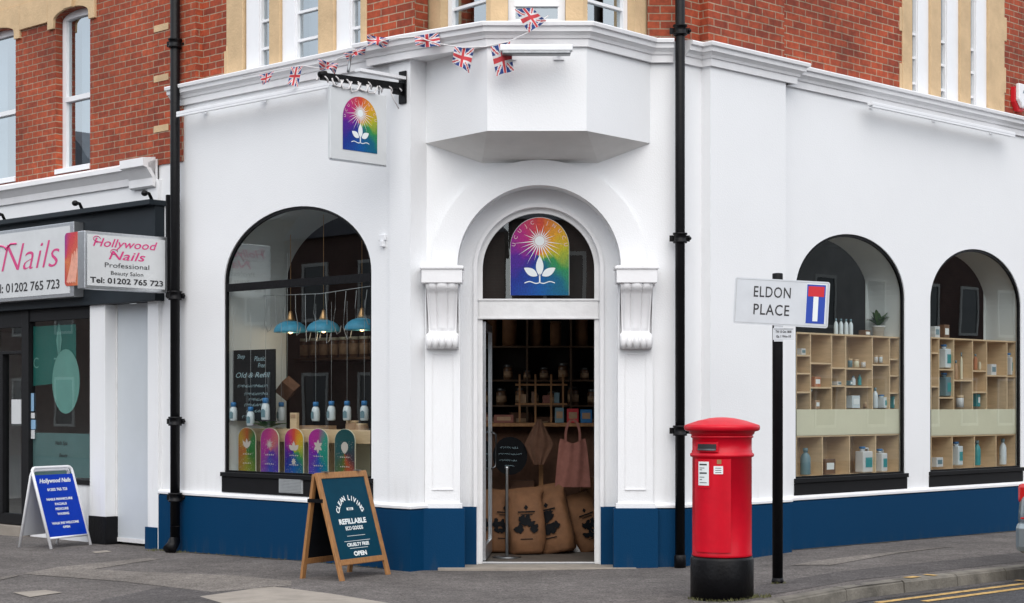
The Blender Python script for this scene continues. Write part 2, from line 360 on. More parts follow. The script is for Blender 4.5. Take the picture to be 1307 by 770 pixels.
def tag(o, label, cat, group=None):
    o['label'] = label; o['category'] = cat
    if group: o['group'] = group
    return o
def thing(name, label, cat, loc=(0, 0, 0), rz=0, group=None):
    o = bpy.data.objects.new(name, None); col.objects.link(o); o.location = loc; o.rotation_euler = (0, 0, rz); o.empty_display_size = .1
    return tag(o, label, cat, group)
def struct(name, mb, m, **k):
    o = mb.build(name, m, **k); o['kind'] = 'structure'; return o
def copy_tree(o, parent=None):
    c = o.copy(); col.objects.link(c)
    if parent is not None: c.parent = parent
    for ch in list(o.children): copy_tree(ch, c)
    return c

def text(mb, s, x, z, h, y=0, width=None, align='CENTER', shear=0, bold=0, space=1, rot=0):
    """lettering in the x,z plane of mb, facing -y; h is the cap height, width squeezes the line to fit"""
    cu = bpy.data.curves.new('t', 'FONT'); cu.body = s; cu.align_x = 'CENTER'; cu.size = h / .73; cu.shear = shear
    cu.offset = bold; cu.space_character = space; cu.resolution_u = 3
    ob = bpy.data.objects.new('t', cu); col.objects.link(ob)
    bpy.context.view_layer.update()
    me = bpy.data.meshes.new_from_object(ob.evaluated_get(bpy.context.evaluated_depsgraph_get()))
    xs = [v.co.x for v in me.vertices]
    if xs:
        x0, x1 = min(xs), max(xs); k = (width / (x1 - x0)) if width else 1
        mid = (x0 + x1) / 2; L = (x1 - x0) * k
        ox = {'CENTER': 0, 'LEFT': L / 2, 'RIGHT': -L / 2}[align]
        ca, sa = math.cos(rot), math.sin(rot)
        vs = []
        for v in me.vertices:
            a, b = (v.co.x - mid) * k + ox, v.co.y
            vs.append((x + a * ca - b * sa, y, z + a * sa + b * ca))
        mb.add(vs, [list(p.vertices) for p in me.polygons])
    bpy.data.objects.remove(ob); bpy.data.curves.remove(cu); bpy.data.meshes.remove(me)
def arc_text(mb, s, cx, cz, rad, h, y, a0, a1, bold=0):
    n = len(s)
    for i, ch in enumerate(s):
        if ch == ' ': continue
        a = a0 + (a1 - a0) * i / (n - 1)
        text(mb, ch, cx + rad * math.cos(a), cz + rad * math.sin(a), h, y, rot=a - math.pi / 2, bold=bold)

# openings in walls --------------------------------------------------
def op(a, b, zb, zt, rise=0): return dict(a=a, b=b, zb=zb, zs=zt - rise, rise=rise)
def arch_z(o, u):
    if not o['rise']: return o['zs']
    c = (o['a'] + o['b']) / 2; h = (o['b'] - o['a']) / 2; t = min(1, abs(u - c) / h)
    return o['zs'] + o['rise'] * math.sqrt(max(0, 1 - t * t))
def arch_pts(o, n=36, k=0):
    a, b, zb = o['a'] + k, o['b'] - k, o['zb'] + k
    c = (a + b) / 2; h = (b - a) / 2
    if not o['rise']: return [(a, zb), (a, o['zs'] - k), (b, o['zs'] - k), (b, zb)]
    return [(a, zb)] + [(c - h * math.cos(math.pi * i / n), o['zs'] + (o['rise'] - k) * math.sin(math.pi * i / n)) for i in range(n + 1)] + [(b, zb)]
def wall_face(mb, u0, u1, z0, z1, ops, w_=0):
    us = [u0]
    for o in ops:
        if o['rise']:
            c = (o['a'] + o['b']) / 2; h = (o['b'] - o['a']) / 2
            us += [c - h * math.cos(math.pi * i / 36) for i in range(37)]
        else: us += [o['a'], o['b']]
    us.append(u1)
    for ua, ub in zip(us, us[1:]):
        if ub - ua < 1e-6: continue
        m = (ua + ub) / 2; o = next((q for q in ops if q['a'] < m < q['b']), None)
        if o is None: mb.quad((ua, w_, z0), (ub, w_, z0), (ub, w_, z1), (ua, w_, z1))
        else:
            if o['zb'] > z0: mb.quad((ua, w_, z0), (ub, w_, z0), (ub, w_, o['zb']), (ua, w_, o['zb']))
            mb.quad((ua, w_, arch_z(o, ua)), (ub, w_, arch_z(o, ub)), (ub, w_, z1), (ua, w_, z1))
def reveal(mb, o, w0, w1, bottom=True, k=0):
    p = arch_pts(o, k=k); q = list(zip(p, p[1:])) + ([(p[-1], p[0])] if bottom else [])
    for (a, za), (b, zb) in q:
        mb.add([(a, w0, za), (a, w1, za), (b, w1, zb), (b, w0, zb)], [(0, 1, 2, 3)], smooth=False)
def ring(mb, o, width, w0, w1, k=0, bottom=True):
    A = arch_pts(o, k=k); B = arch_pts(o, k=k + width); n = len(A)
    if not bottom:
        B[0] = (B[0][0], A[0][1]); B[-1] = (B[-1][0], A[-1][1])
    for i in range(n if bottom else n - 1):
        j = (i + 1) % n
        (a, za), (b, zb), (c, zc), (d, zd) = A[i], A[j], B[j], B[i]
        mb.add([(a, w0, za), (b, w0, zb), (c, w0, zc), (d, w0, zd)], [(0, 3, 2, 1)])
        mb.add([(d, w0, zd), (c, w0, zc), (c, w1, zc), (d, w1, zd)], [(3, 2, 1, 0)])
        mb.add([(a, w0, za), (b, w0, zb), (b, w1, zb), (a, w1, za)], [(0, 1, 2, 3)])
def pane(mb, o, w_, k=0):
    mb.add([(a, w_, z) for a, z in arch_pts(o, k=k)], [list(range(len(arch_pts(o, k=k))))[::-1]])
def sweep(mb, path, prof, cap=True):
    """profile (out, z) swept along a plan polyline running left to right, out is towards the street"""
    path = [Vector(p) for p in path]; N = []
    segs = [(b - a).normalized() for a, b in zip(path, path[1:])]
    for i in range(len(path)):
        a = segs[max(i - 1, 0)]; b = segs[min(i, len(segs) - 1)]
        na = Vector((a.y, -a.x)); nb = Vector((b.y, -b.x)); m = (na + nb).normalized()
        N.append(m / max(.3, m.dot(na)))
    k = len(prof); vs = []; fs = []
    for p, n in zip(path, N):
        for o_, z in prof: q = p + n * o_; vs.append((q.x, q.y, z))
    for i in range(len(path) - 1):
        for j in range(k - 1): fs.append((i * k + j, (i + 1) * k + j, (i + 1) * k + j + 1, i * k + j + 1))
    if cap: fs.append(list(range(k))); fs.append([(len(path) - 1) * k + j for j in range(k)][::-1])
    mb.add(vs, fs)

# ------------------------------------------------------------------ the three wall frames of the corner
L = Fr((-1.0, 16.95), (.725, -.688))        # left street; its plane is the little pier beside the door
Rr = Fr((1.667, 17.13), (.713, .701))       # right street
D = Fr((0, 17.13), (1, 0))                  # door facet
LW = .03                                    # left wall lies 3 cm behind its pier
RP = -.12                                   # right pier stands 12 cm in front

# ------------------------------------------------------------------ ground
def gz(x):
    K = [(-60, -.03), (-8, -.03), (-3.8, -.034), (-2, 0), (0, 0), (1.7, .03), (3, .085), (6.5, .045), (20, 0), (60, 0)]
    for (a, za), (b, zb) in zip(K, K[1:]):
        if a <= x <= b: return za + (zb - za) * (x - a) / (b - a)
    return 0
def gp(px, py):
    z = 0
    for _ in range(4): y = FPX * (EYE - z) / (py - HY); x = (px - CX) / FPX * y; z = gz(x)
    return (x, y)
def sheet(name, poly, m, dz, kind='structure'):
    bm = bmesh.new(); f = bm.faces.new([bm.verts.new((x, y, 0)) for x, y in poly])
    for x in (-8, -3.8, -2, 0, 1.7, 3, 6.5, 20):
        bmesh.ops.bisect_plane(bm, geom=bm.verts[:] + bm.edges[:] + bm.faces[:], plane_co=(x, 0, 0), plane_no=(1, 0, 0))
    bmesh.ops.recalc_face_normals(bm, faces=bm.faces)
    for v in bm.verts: v.co.z = gz(v.co.x) + dz
    me = bpy.data.meshes.new(name); bm.to_mesh(me); bm.free()
    if me.polygons and sum(p.normal.z for p in me.polygons) < 0: me.flip_normals()
    me.materials.append(m); o = bpy.data.objects.new(name, me); col.objects.link(o)
    if kind: o['kind'] = kind
    return o
kerbline = [(-40.7, 47.7), (-4.44, 13.3), (-2.6, 11.55), (-1.6, 10.95), (-.5, 10.85), (.5, 11.6), (1.2, 12.95), (2.2, 14.0), (32.7, 44.0)]
kerbline = [(-40.7, 47.7), (-4.44, 13.3), (-2.6, 11.75), (-1.6, 11.3), (-.5, 11.5), (.6, 12.35), (1.5, 13.3), (2.2, 14.0), (32.7, 44.0)]
road = MB(); road.quad((-250, -250, -.16), (250, -250, -.16), (250, 250, -.16), (-250, 250, -.16)); struct('ground', road, M['road'])
sheet('road', [(-60, -40), (60, -40), (60, 60), (-60, 60)], M['road'], -.105)
sheet('pavement', [(-40.7, 47.7)] + kerbline[1:-1] + [(32.7, 44.0), (32.7, 60), (-40.7, 60)], M['asphalt'], 0)
# kerb stones in one run with joints
def kerb_run():
    mb = MB(); pts = [Vector(p) for p in kerbline[1:]]; pts[0] = Vector(kerbline[1]) + (Vector(kerbline[0]) - Vector(kerbline[1])).normalized() * 6
    pts[-1] = Vector((2.2, 14.0)) + (Vector((32.7, 44)) - Vector((2.2, 14))).normalized() * 22
    for a, b in zip(pts, pts[1:]):
        d = (b - a); n = max(1, round(d.length / .88)); d /= n
        for i in range(n):
            p = a + d * i + d.normalized() * .008; q = a + d * (i + 1) - d.normalized() * .008
            nn = Vector((d.y, -d.x)).normalized(); j = random.uniform(-.006, .006)
            zs = lambda v, t: gz(v.x) + t
            o1 = nn * (.012 + j); i1 = -nn * .13; zt = .006 + random.uniform(0, .006)
            vs = []
            for v in (p, q):
                for off, t in ((i1, -.05), (i1, zt), (o1 - nn * .025, zt), (o1, zt - .022), (o1 + nn * .012, -.14)):
                    r_ = v + off; vs.append((r_.x, r_.y, zs(r_, t)))
            mb.add(vs, [(0, 5, 6, 1), (1, 6, 7, 2), (2, 7, 8, 3), (3, 8, 9, 4), (0, 1, 2, 3, 4), (5, 9, 8, 7, 6)])
    return mb
kerb = struct('kerb', kerb_run(), M['kerb'])
kd = (Vector((32.7, 44)) - Vector((2.2, 14))).normalized(); kn = Vector((kd.y, -kd.x))
def strip(name, o0, o1, t0, t1, m, dz):
    k = Vector((2.2, 14.0)); pl = [k + kd * t + kn * o_ for t, o_ in ((t0, o0), (t1, o0), (t1, o1), (t0, o1))]
    return sheet(name, [(p.x, p.y) for p in pl], m, dz)
strip('yellow_line', .26, .34, .9, 20, M['yellow'], -.100); strip('yellow_line', .46, .54, 1.3, 20, M['yellow'], -.100)
strip('yellow_line', .10, .46, 3.5, 3.58, M['yellow'], -.096)
strip('gutter_dirt', .03, .17, -1, 14, M['asphalt3'], -.101)
strip('yellow_kerb_mark', -.13, -.01, 2.28, 2.36, M['yellow'], .0155)
strip('yellow_kerb_mark', -.11, -.02, 1.92, 2.10, M['yellow'], .0155)
# repairs and slabs let into the tarmac
def pp(l): return [gp(*q) for q in l]
sheet('concrete_slab', pp([(255, 762), (343, 749), (420, 758), (500, 771), (620, 785), (380, 800)]), M['concrete'], .004)
sheet('pavement_patch', pp([(28, 733), (75, 724), (190, 712.5), (205, 714), (170, 719), (120, 727), (300, 735), (372, 742), (372, 748), (270, 756), (150, 742)]), M['asphalt2'], .004)
sheet('pavement_patch', pp([(16, 757), (58, 754), (80, 757), (38, 763)]), M['concrete'], .006)
sheet('pavement_patch', pp([(116, 705), (136, 703), (143, 705), (122, 706.5)]), M['concrete'], .005)
sheet('pavement_patch', pp([(130, 766), (235, 744), (400, 762), (380, 775), (250, 790), (120, 790)]), M['asphalt3'], .003)
sheet('pavement_patch', pp([(0, 737), (24, 734), (22, 736), (0, 741)]), M['asphalt2'], .005)
sheet('pavement_patch', pp([(965, 748), (1308, 705), (1340, 703), (1340, 716), (1307, 717), (960, 764)]), M['asphalt3'], .003)
sheet('pavement_patch', pp([(1010, 722), (1120, 707), (1225, 697), (1150, 706), (1060, 722)]), M['asphalt2'], .005)

# ------------------------------------------------------------------ the corner shop
shop = thing('corner_shop', 'white rendered corner shop with blue base, arched windows and red brick floor above', 'shop', (.25, 17.13, 0))
ZC0, ZC1 = 5.03, 5.25                       # cornice
ZP = .61                                    # plinth top
ue = L.u(206, LW)
pL = [L.p(ue, LW, 0), L.p(L.u(497), LW, 0), L.p(L.u(497), 0, 0), L.p(0, 0, 0), Vector((-.848, 17.13, 0))]
r_a, r_b = Rr.u(895), Rr.u(1003, RP)
pR = [Vector((1.667, 17.13, 0)), Rr.p(r_a, 0, 0), Rr.p(r_a, RP, 0), Rr.p(r_b, RP, 0), Rr.p(r_b, 0, 0), Rr.p(14, 0, 0)]
pL = [Vector((p.x, p.y)) for p in pL]; pR = [Vector((p.x, p.y)) for p in pR]
# windows of the ground floor
LWIN = op(L.u(286, LW), L.u(474, LW), .88, 3.73, .75)
RW1 = op(1.926, 4.049, .83, 3.535, .68); RW2 = op(4.584, 6.707, .83, 3.535, .68); RW3 = op(7.25, 9.37, .83, 3.535, .68)
LWd = dict(LWIN); LWd['zb'] = .69
def dz_(o, z): q = dict(o); q['zb'] = z; return q
mb = MB(L)
wall_face(mb, ue, L.u(497), -.15, ZC1, [dz_(LWIN, .69)], LW)
mb.quad((L.u(497), 0, -.15), (0, 0, -.15), (0, 0, ZC1), (L.u(497), 0, ZC1))
mb.quad((L.u(497), LW, -.15), (L.u(497), 0, -.15), (L.u(497), 0, ZC1), (L.u(497), LW, ZC1))
mb.quad((ue, .5, -.15), (ue, LW, -.15), (ue, LW, ZC1), (ue, .5, ZC1))
reveal(mb, dz_(LWIN, .69), LW, LW + .047)
lw = mb.build('wall', M['white'], shop)
mb = MB(Rr)
wall_face(mb, r_b, 14, -.15, ZC1, [dz_(o, .67) for o in (RW1, RW2, RW3)], 0)
mb.quad((0, 0, -.15), (r_a, 0, -.15), (r_a, 0, ZC1), (0, 0, ZC1))
mb.quad((r_a, 0, -.15), (r_a, RP, -.15), (r_a, RP, ZC1), (r_a, 0, ZC1))
mb.quad((r_a, RP, -.15), (r_b, RP, -.15), (r_b, RP, ZC1), (r_a, RP, ZC1))
mb.quad((r_b, RP, -.15), (r_b, 0, -.15), (r_b, 0, ZC1), (r_b, RP, ZC1))
for o in (RW1, RW2, RW3): reveal(mb, dz_(o, .67), 0, .047)
mb.build('wall', M['white'], shop)
DC = .268                                   # centre of the door
DO = op(DC - .81, DC + .81, -.15, 3.815, .81)
mb = MB(D)
wall_face(mb, -.848, 1.667, -.15, ZC1, [DO], 0)
mb2 = MB(); a = pL[3]; mb2.world = True
mb2.add([(a.x, a.y, -.15), (-.848, 17.13, -.15), (-.848, 17.13, ZC1), (a.x, a.y, ZC1)], [(0, 1, 2, 3)])
mb.v += mb2.v; mb.f += [[len(mb.v) - 4 + i for i in range(4)]]; mb.mi.append(0); mb.sm.append(False)
reveal(mb, DO, 0, .24, bottom=False)
DI = op(DC - .615, DC + .615, -.15, 3.62, .615)
wall_face(mb, DC - .81, DC + .81, -.15, 3.815, [DI], .24)   # corners beyond the arch are hidden behind the facet wall
reveal(mb, DI, .24, .34, bottom=False)
mb.build('wall', M['white'], shop)

# hood mould, capitals, corbels, pilasters --------------------------------
mb = MB(D); HO = op(DC - 1.06, DC + 1.06, 3.0, 4.06, 1.06)
ring(mb, HO, .25, -.085, 0, bottom=False)
mb.build('arch_moulding', M['white'], shop, bev=.006)
mb = MB(D)
ring(mb, op(DC - .655, DC + .655, .61, 3.66, .655), .035, .205, .24, bottom=False)
mb.build('inner_arch_moulding', M['white_trim'], shop, bev=.006)
def corbel(side):
    cx = DC + side * .955; hw = .158
    c = MB(D)
    c.box(cx - .20, cx + .20, -.27, .0, 2.83, 3.0); c.box(cx - .215, cx + .215, -.285, 0, 2.965, 2.995)
    o = c.build('capital', M['white_trim'], shop, bev=.006)
    c = MB(D)                               # S-shaped fluted console, profile in w,z swept across u with flutes
    prof = []
    for i in range(37):
        t = i / 36; z = 2.83 - t * .64
        w_ = -.235 + .155 * (1 - (1 - min(1, t / .74)) ** 1.8)
        if t < .14: w_ -= .02 * math.sin(t / .14 * math.pi)
        if t > .76: w_ = -.08 - .085 * math.sin((t - .76) / .24 * math.pi) ** .6
        prof.append((w_, z))
    NU = 61; vs = []; fs = []
    for j in range(NU):
        s_ = -1 + 2 * j / (NU - 1)
        for i, (w_, z) in enumerate(prof):
            t = i / 36; wd_ = 1 - .13 * min(1, t / .7) + (.13 if t > .76 else 0)
            u = hw * s_ * wd_; fl = 0
            for c0, r0, am in ((0, .36, .026), (-.62, .25, .020), (.62, .25, .020)):
                d = (s_ - c0) / r0
                if abs(d) < 1: fl += am * math.sqrt(1 - d * d)
            if .70 < t < .77: fl *= .3
            vs.append((cx + u, w_ - fl, z))
    n = len(prof)
    for j in range(NU - 1):
        for i in range(n - 1): fs.append((j * n + i, j * n + i + 1, (j + 1) * n + i + 1, (j + 1) * n + i))
    c.add(vs, fs, True)
    for s_ in (-1, 1):
        u = cx + s_ * hw; pv = [(u, w_, z) for w_, z in prof] + [(u, 0, prof[-1][1]), (u, 0, 2.83)]
        c.add(pv, [list(range(len(pv)))])
    c.add([(cx - hw, prof[-1][0], prof[-1][1]), (cx + hw, prof[-1][0], prof[-1][1]), (cx + hw, 0, prof[-1][1]), (cx - hw, 0, prof[-1][1])], [(0, 1, 2, 3)])
    for q in range(5):                      # the beaded scroll at the foot
        r0 = (.03, .034, .04, .034, .03)[q]; x = cx + (-.13, -.07, 0, .07, .13)[q]
        c.add(*sphere(x, -.155, 2.262, .036, r0 * 1.7, .075), True)
    c.build('corbel', M['white_trim'], shop)
    c = MB(D)
    c.box(cx - .175, cx + .175, -.045, 0, ZP + .04, 2.83)
    c.box(cx - .10, cx + .10, -.052, -.045, 2.13, 2.15)
    c.box(cx - .195, cx + .195, -.065, 0, .60, .66)
    o = c.build('pilaster', M['white'], shop, bev=.004)
    c = MB(D)
    for x0 in (-.105, .098): c.box(cx + x0, cx + x0 + .007, -.053, -.044, .80, 2.13)
    c.box(cx - .105, cx + .105, -.056, -.044, .79, .80)
    c.build('panel_bead', M['white_trim'], o)
def sphere(x, y, z, rx, ry, rz, n=12, m=8):
    vs = [(x, y, z + rz)]; fs = []
    for j in range(1, m):
        t = math.pi * j / m
        for i in range(n):
            a = 2 * math.pi * i / n; vs.append((x + rx * math.sin(t) * math.cos(a), y + ry * math.sin(t) * math.sin(a), z + rz * math.cos(t)))
    vs.append((x, y, z - rz))
    for i in range(n):
        fs.append((0, 1 + i, 1 + (i + 1) % n)); fs.append((len(vs) - 1, 1 + (m - 2) * n + (i + 1) % n, 1 + (m - 2) * n + i))
    for j in range(m - 2):
        for i in range(n): fs.append((1 + j * n + i, 1 + (j + 1) * n + i, 1 + (j + 1) * n + (i + 1) % n, 1 + j * n + (i + 1) % n))
    return vs, fs
for s_ in (-1, 1): corbel(s_)

# plinth (blue) with its ledge ---------------------------------------------
pprof = [(0, -.15), (.045, -.15), (.045, ZP - .02), (.03, ZP), (0, ZP + .003)]
mb = MB(); mb.world = True
dl = Vector((DC - .81, 17.13)); dr = Vector((DC + .81, 17.13))
sweep(mb, pL + [dl], pprof); mb.build('plinth', M['blue'], shop); mb = MB(); mb.world = True; sweep(mb, [dr] + pR[:], pprof); mb.build('plinth', M['blue'], shop)
for s_ in (-1, 1):
    mb = MB(); mb.world = True; cx = DC + s_ * .955; sweep(mb, [Vector((cx - .2, 17.13)), Vector((cx - .2, 17.05)), Vector((cx + .2, 17.05)), Vector((cx + .2, 17.13))], [(0, -.15), (.02, -.15), (.02, ZP), (0, ZP + .003)])
    mb.add([(cx - .22, 17.03, ZP), (cx + .22, 17.03, ZP), (cx + .22, 17.13, ZP), (cx - .22, 17.13, ZP)], [(0, 1, 2, 3)])
    mb.build('pilaster_base', M['blue'], shop)
mb = MB(D); mb.box(DC - .81, DC - .625, .205, .24, -.15, ZP); mb.box(DC - .81, DC - .80, .0, .205, -.15, ZP); mb.build('plinth', M['blue'], shop)
mb = MB(D); mb.box(DC + .625, DC + .81, .205, .24, -.15, ZP); mb.box(DC + .80, DC + .81, .0, .205, -.15, ZP); mb.build('plinth', M['blue'], shop)
mb = MB(); mb.world = True
lp = [(0, ZP + .003), (.055, ZP + .003), (.055, ZP + .03), (.02, ZP + .05), (0, ZP + .052)]
sweep(mb, pL + [dl], lp); sweep(mb, [dr] + pR, lp)
mb.build('plinth_ledge', M['white_trim'], shop, bev=.003)

# cornice -------------------------------------------------------------------
prof = [(0, ZC0), (.03, ZC0), (.035, ZC0 + .07), (.05, ZC0 + .075), (.06, ZC0 + .10), (.085, ZC0 + .125), (.10, ZC0 + .13), (.105, ZC0 + .175), (.13, ZC0 + .18), (.135, ZC1 - .01), (.13, ZC1), (-.05, ZC1 + .02)]
B0, B1, B2, B3 = Vector((-.86, 17.13)), Vector((-.234, 16.35)), Vector((.707, 16.35)), Vector((1.374, 17.13))
us = L.u(478)
v2 = lambda p: Vector((p.x, p.y))
mb = MB(); mb.world = True
sweep(mb, [v2(L.p(L.u(222, LW), LW, 0)), v2(L.p(us, LW, 0)), v2(L.p(us, -.05, 0)), v2(L.p(0, -.03, 0)), B1, B2, B3 + Vector((0, -.02)), Vector((1.60, 17.11))], prof)
sweep(mb, [v2(Rr.p(.04, 0, 0)), pR[1], pR[2], v2(Rr.p(r_b + .13, RP, 0)), v2(Rr.p(r_b + .13, 0, 0)), pR[5]], prof)
mb.build('cornice', M['white_trim'], shop)
# oriel under the bay window --------------------------------------------------
ZB = 4.235
mb = MB(); mb.world = True
for a, b in ((B0, B1), (B1, B2), (B2, B3)):
    mb.quad((a.x, a.y, ZB), (b.x, b.y, ZB), (b.x, b.y, ZC1), (a.x, a.y, ZC1))
oriel = mb.build('oriel', M['white'], shop)
mb = MB(); mb.world = True
e0 = [(-.86, 17.13, ZB), (-.234, 16.35, ZB), (.707, 16.35, ZB), (1.374, 17.13, ZB)]; w1, w2 = (-.30, 17.13, 4.04), (.86, 17.13, 4.04)
mb.quad(e0[0], w1, e0[1]); mb.quad(e0[1], w1, w2, e0[2]); mb.quad(e0[2], w2, e0[3])
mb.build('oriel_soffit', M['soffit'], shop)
# fill between the pier and the bay above the corner
mb = MB(); mb.world = True
mb.quad((pL[3].x, pL[3].y, ZC0 + .01), (B1.x, B1.y, ZC0 + .01), (B0.x, B0.y, ZC0 + .01)); mb.build('cornice_underside', M['white_trim'], shop)

# the arched shop windows --------------------------------------------------------
def arch_window(fr, o, w0, depth, bar=None, sill_z=.69, vent=False, inner=.0):
    f = MB(fr); ring(f, o, .032, w0 + .015, w0 + .045)
    fo = f.build('window', M['black'], shop)
    if bar:
        b = MB(fr); b.box(o['a'] + .03, o['b'] - .03, w0 + .010, w0 + .05, bar - .042, bar + .042); b.build('transom_bar', M['black'], fo)
    g = MB(fr); pane(g, o, w0 + .03, .03); g.build('pane', M['glass'], fo)
    s = MB(fr); s.box(o['a'] + .002, o['b'] - .002, w0 + .01, w0 + .05, sill_z + .002, o['zb'] - .002); s.box(o['a'] - .03, o['b'] + .03, w0 - .035, w0 + .085, o['zb'] - .035, o['zb'] + .012)
    s.box(o['a'] - .03, o['b'] + .03, w0 - .012, w0 + .02, sill_z - .02, o['zb'] - .037)
    s.build('sill', M['blacksatin'], fo, bev=.004)
    r_ = MB(fr); reveal(r_, o, w0 + .048, w0 + depth)
    # inner face of the thick wall round the opening, so that the room is closed
    wall_face(r_, o['a'] - .6, o['b'] + .6, 0.02, 4.3, [o], w0 + depth)
    r_.build('window_reveal', M['reveal'], shop)
    return fo
lwin = arch_window(L, LWIN, LW, .88, bar=2.925)
rwin = [arch_window(Rr, o, 0, .50, sill_z=.67) for o in (RW1, RW2, RW3)]
mb = MB(L); u0, u1 = L.u(358, LW), L.u(388, LW)
mb.box(u0, u1, LW - .022, LW - .013, .70, .86)
for k in range(9): mb.box(u0 + .015, u1 - .015, LW - .034, LW - .022, .715 + k * .0155, .723 + k * .0155)
mb.build('vent_grille', M['vent'], lwin)

# the room behind ------------------------------------------------------------------
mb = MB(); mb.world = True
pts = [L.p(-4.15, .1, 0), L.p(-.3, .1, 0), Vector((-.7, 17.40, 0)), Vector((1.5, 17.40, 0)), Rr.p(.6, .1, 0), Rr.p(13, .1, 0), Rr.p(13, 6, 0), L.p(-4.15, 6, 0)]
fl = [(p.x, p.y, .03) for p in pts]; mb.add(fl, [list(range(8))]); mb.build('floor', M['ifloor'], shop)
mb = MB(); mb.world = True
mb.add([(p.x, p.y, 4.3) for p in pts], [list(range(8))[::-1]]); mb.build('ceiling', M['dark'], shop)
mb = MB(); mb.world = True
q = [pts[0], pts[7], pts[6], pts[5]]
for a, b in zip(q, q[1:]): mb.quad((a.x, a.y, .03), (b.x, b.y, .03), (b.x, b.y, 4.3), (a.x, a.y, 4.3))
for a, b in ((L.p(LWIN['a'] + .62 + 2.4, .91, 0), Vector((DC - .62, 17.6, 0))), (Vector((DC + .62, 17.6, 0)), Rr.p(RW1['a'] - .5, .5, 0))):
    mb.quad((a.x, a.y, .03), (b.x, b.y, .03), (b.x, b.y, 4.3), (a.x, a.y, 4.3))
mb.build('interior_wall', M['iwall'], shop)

# doorway ---------------------------------------------------------------------------------
mb = MB(D)
DG = op(DC - .615, DC + .615, .02, 3.62, .615)
ring(mb, DG, .05, .275, .335, bottom=False)
doorf = mb.build('door_frame', M['worn_white'], shop, bev=.004)
mb = MB(D); mb.box(DC - .60, DC + .60, .262, .34, 2.50, 2.70); mb.box(DC - .61, DC + .61, .25, .262, 2.685, 2.705); mb.box(DC - .61, DC + .61, .25, .262, 2.50, 2.52)
mb.build('transom', M['worn_white'], doorf, bev=.004)
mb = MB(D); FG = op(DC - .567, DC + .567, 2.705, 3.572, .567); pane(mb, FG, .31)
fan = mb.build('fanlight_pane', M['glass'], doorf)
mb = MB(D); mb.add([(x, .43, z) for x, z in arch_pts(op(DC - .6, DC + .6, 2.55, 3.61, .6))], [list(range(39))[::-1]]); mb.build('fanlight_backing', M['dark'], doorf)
mb = MB(D); mb.box(DC - 1.0, DC + .96, -.14, .70, -.1, .028); mb.build('threshold', M['concrete'], shop, bev=.006)
mb = MB(D); mb.box(DC - .565, DC + .565, .25, .36, .028, .05); mb.build('door_sill', M['alu'], doorf, bev=.003)
# glazed door swung inwards on its left jamb
hx, hy = DC - .555, 17.13 + .34
dr_ = MB(); dr_.box(0, .05, -.02, .025, .06, 2.48); dr_.box(.99, 1.04, -.02, .025, .06, 2.48); dr_.box(.05, .99, -.02, .025, 2.40, 2.48); dr_.box(.05, .99, -.02, .025, .06, .20)
door = dr_.build('glazed_door', M['alu'], shop, bev=.003); door.location = (hx - .25, hy - 17.13, 0); door.rotation_euler = (0, 0, R(87))
g = MB(); g.quad((.05, 0, .2), (.99, 0, .2), (.99, 0, 2.4), (.05, 0, 2.4)); g.build('pane', M['glass'], door)
g = MB(); g.tube([(.90, -.02, .95), (.90, -.07, .98), (.90, -.07, 1.32), (.90, -.02, 1.35)], .011); g.build('handle', M['steel'], door)

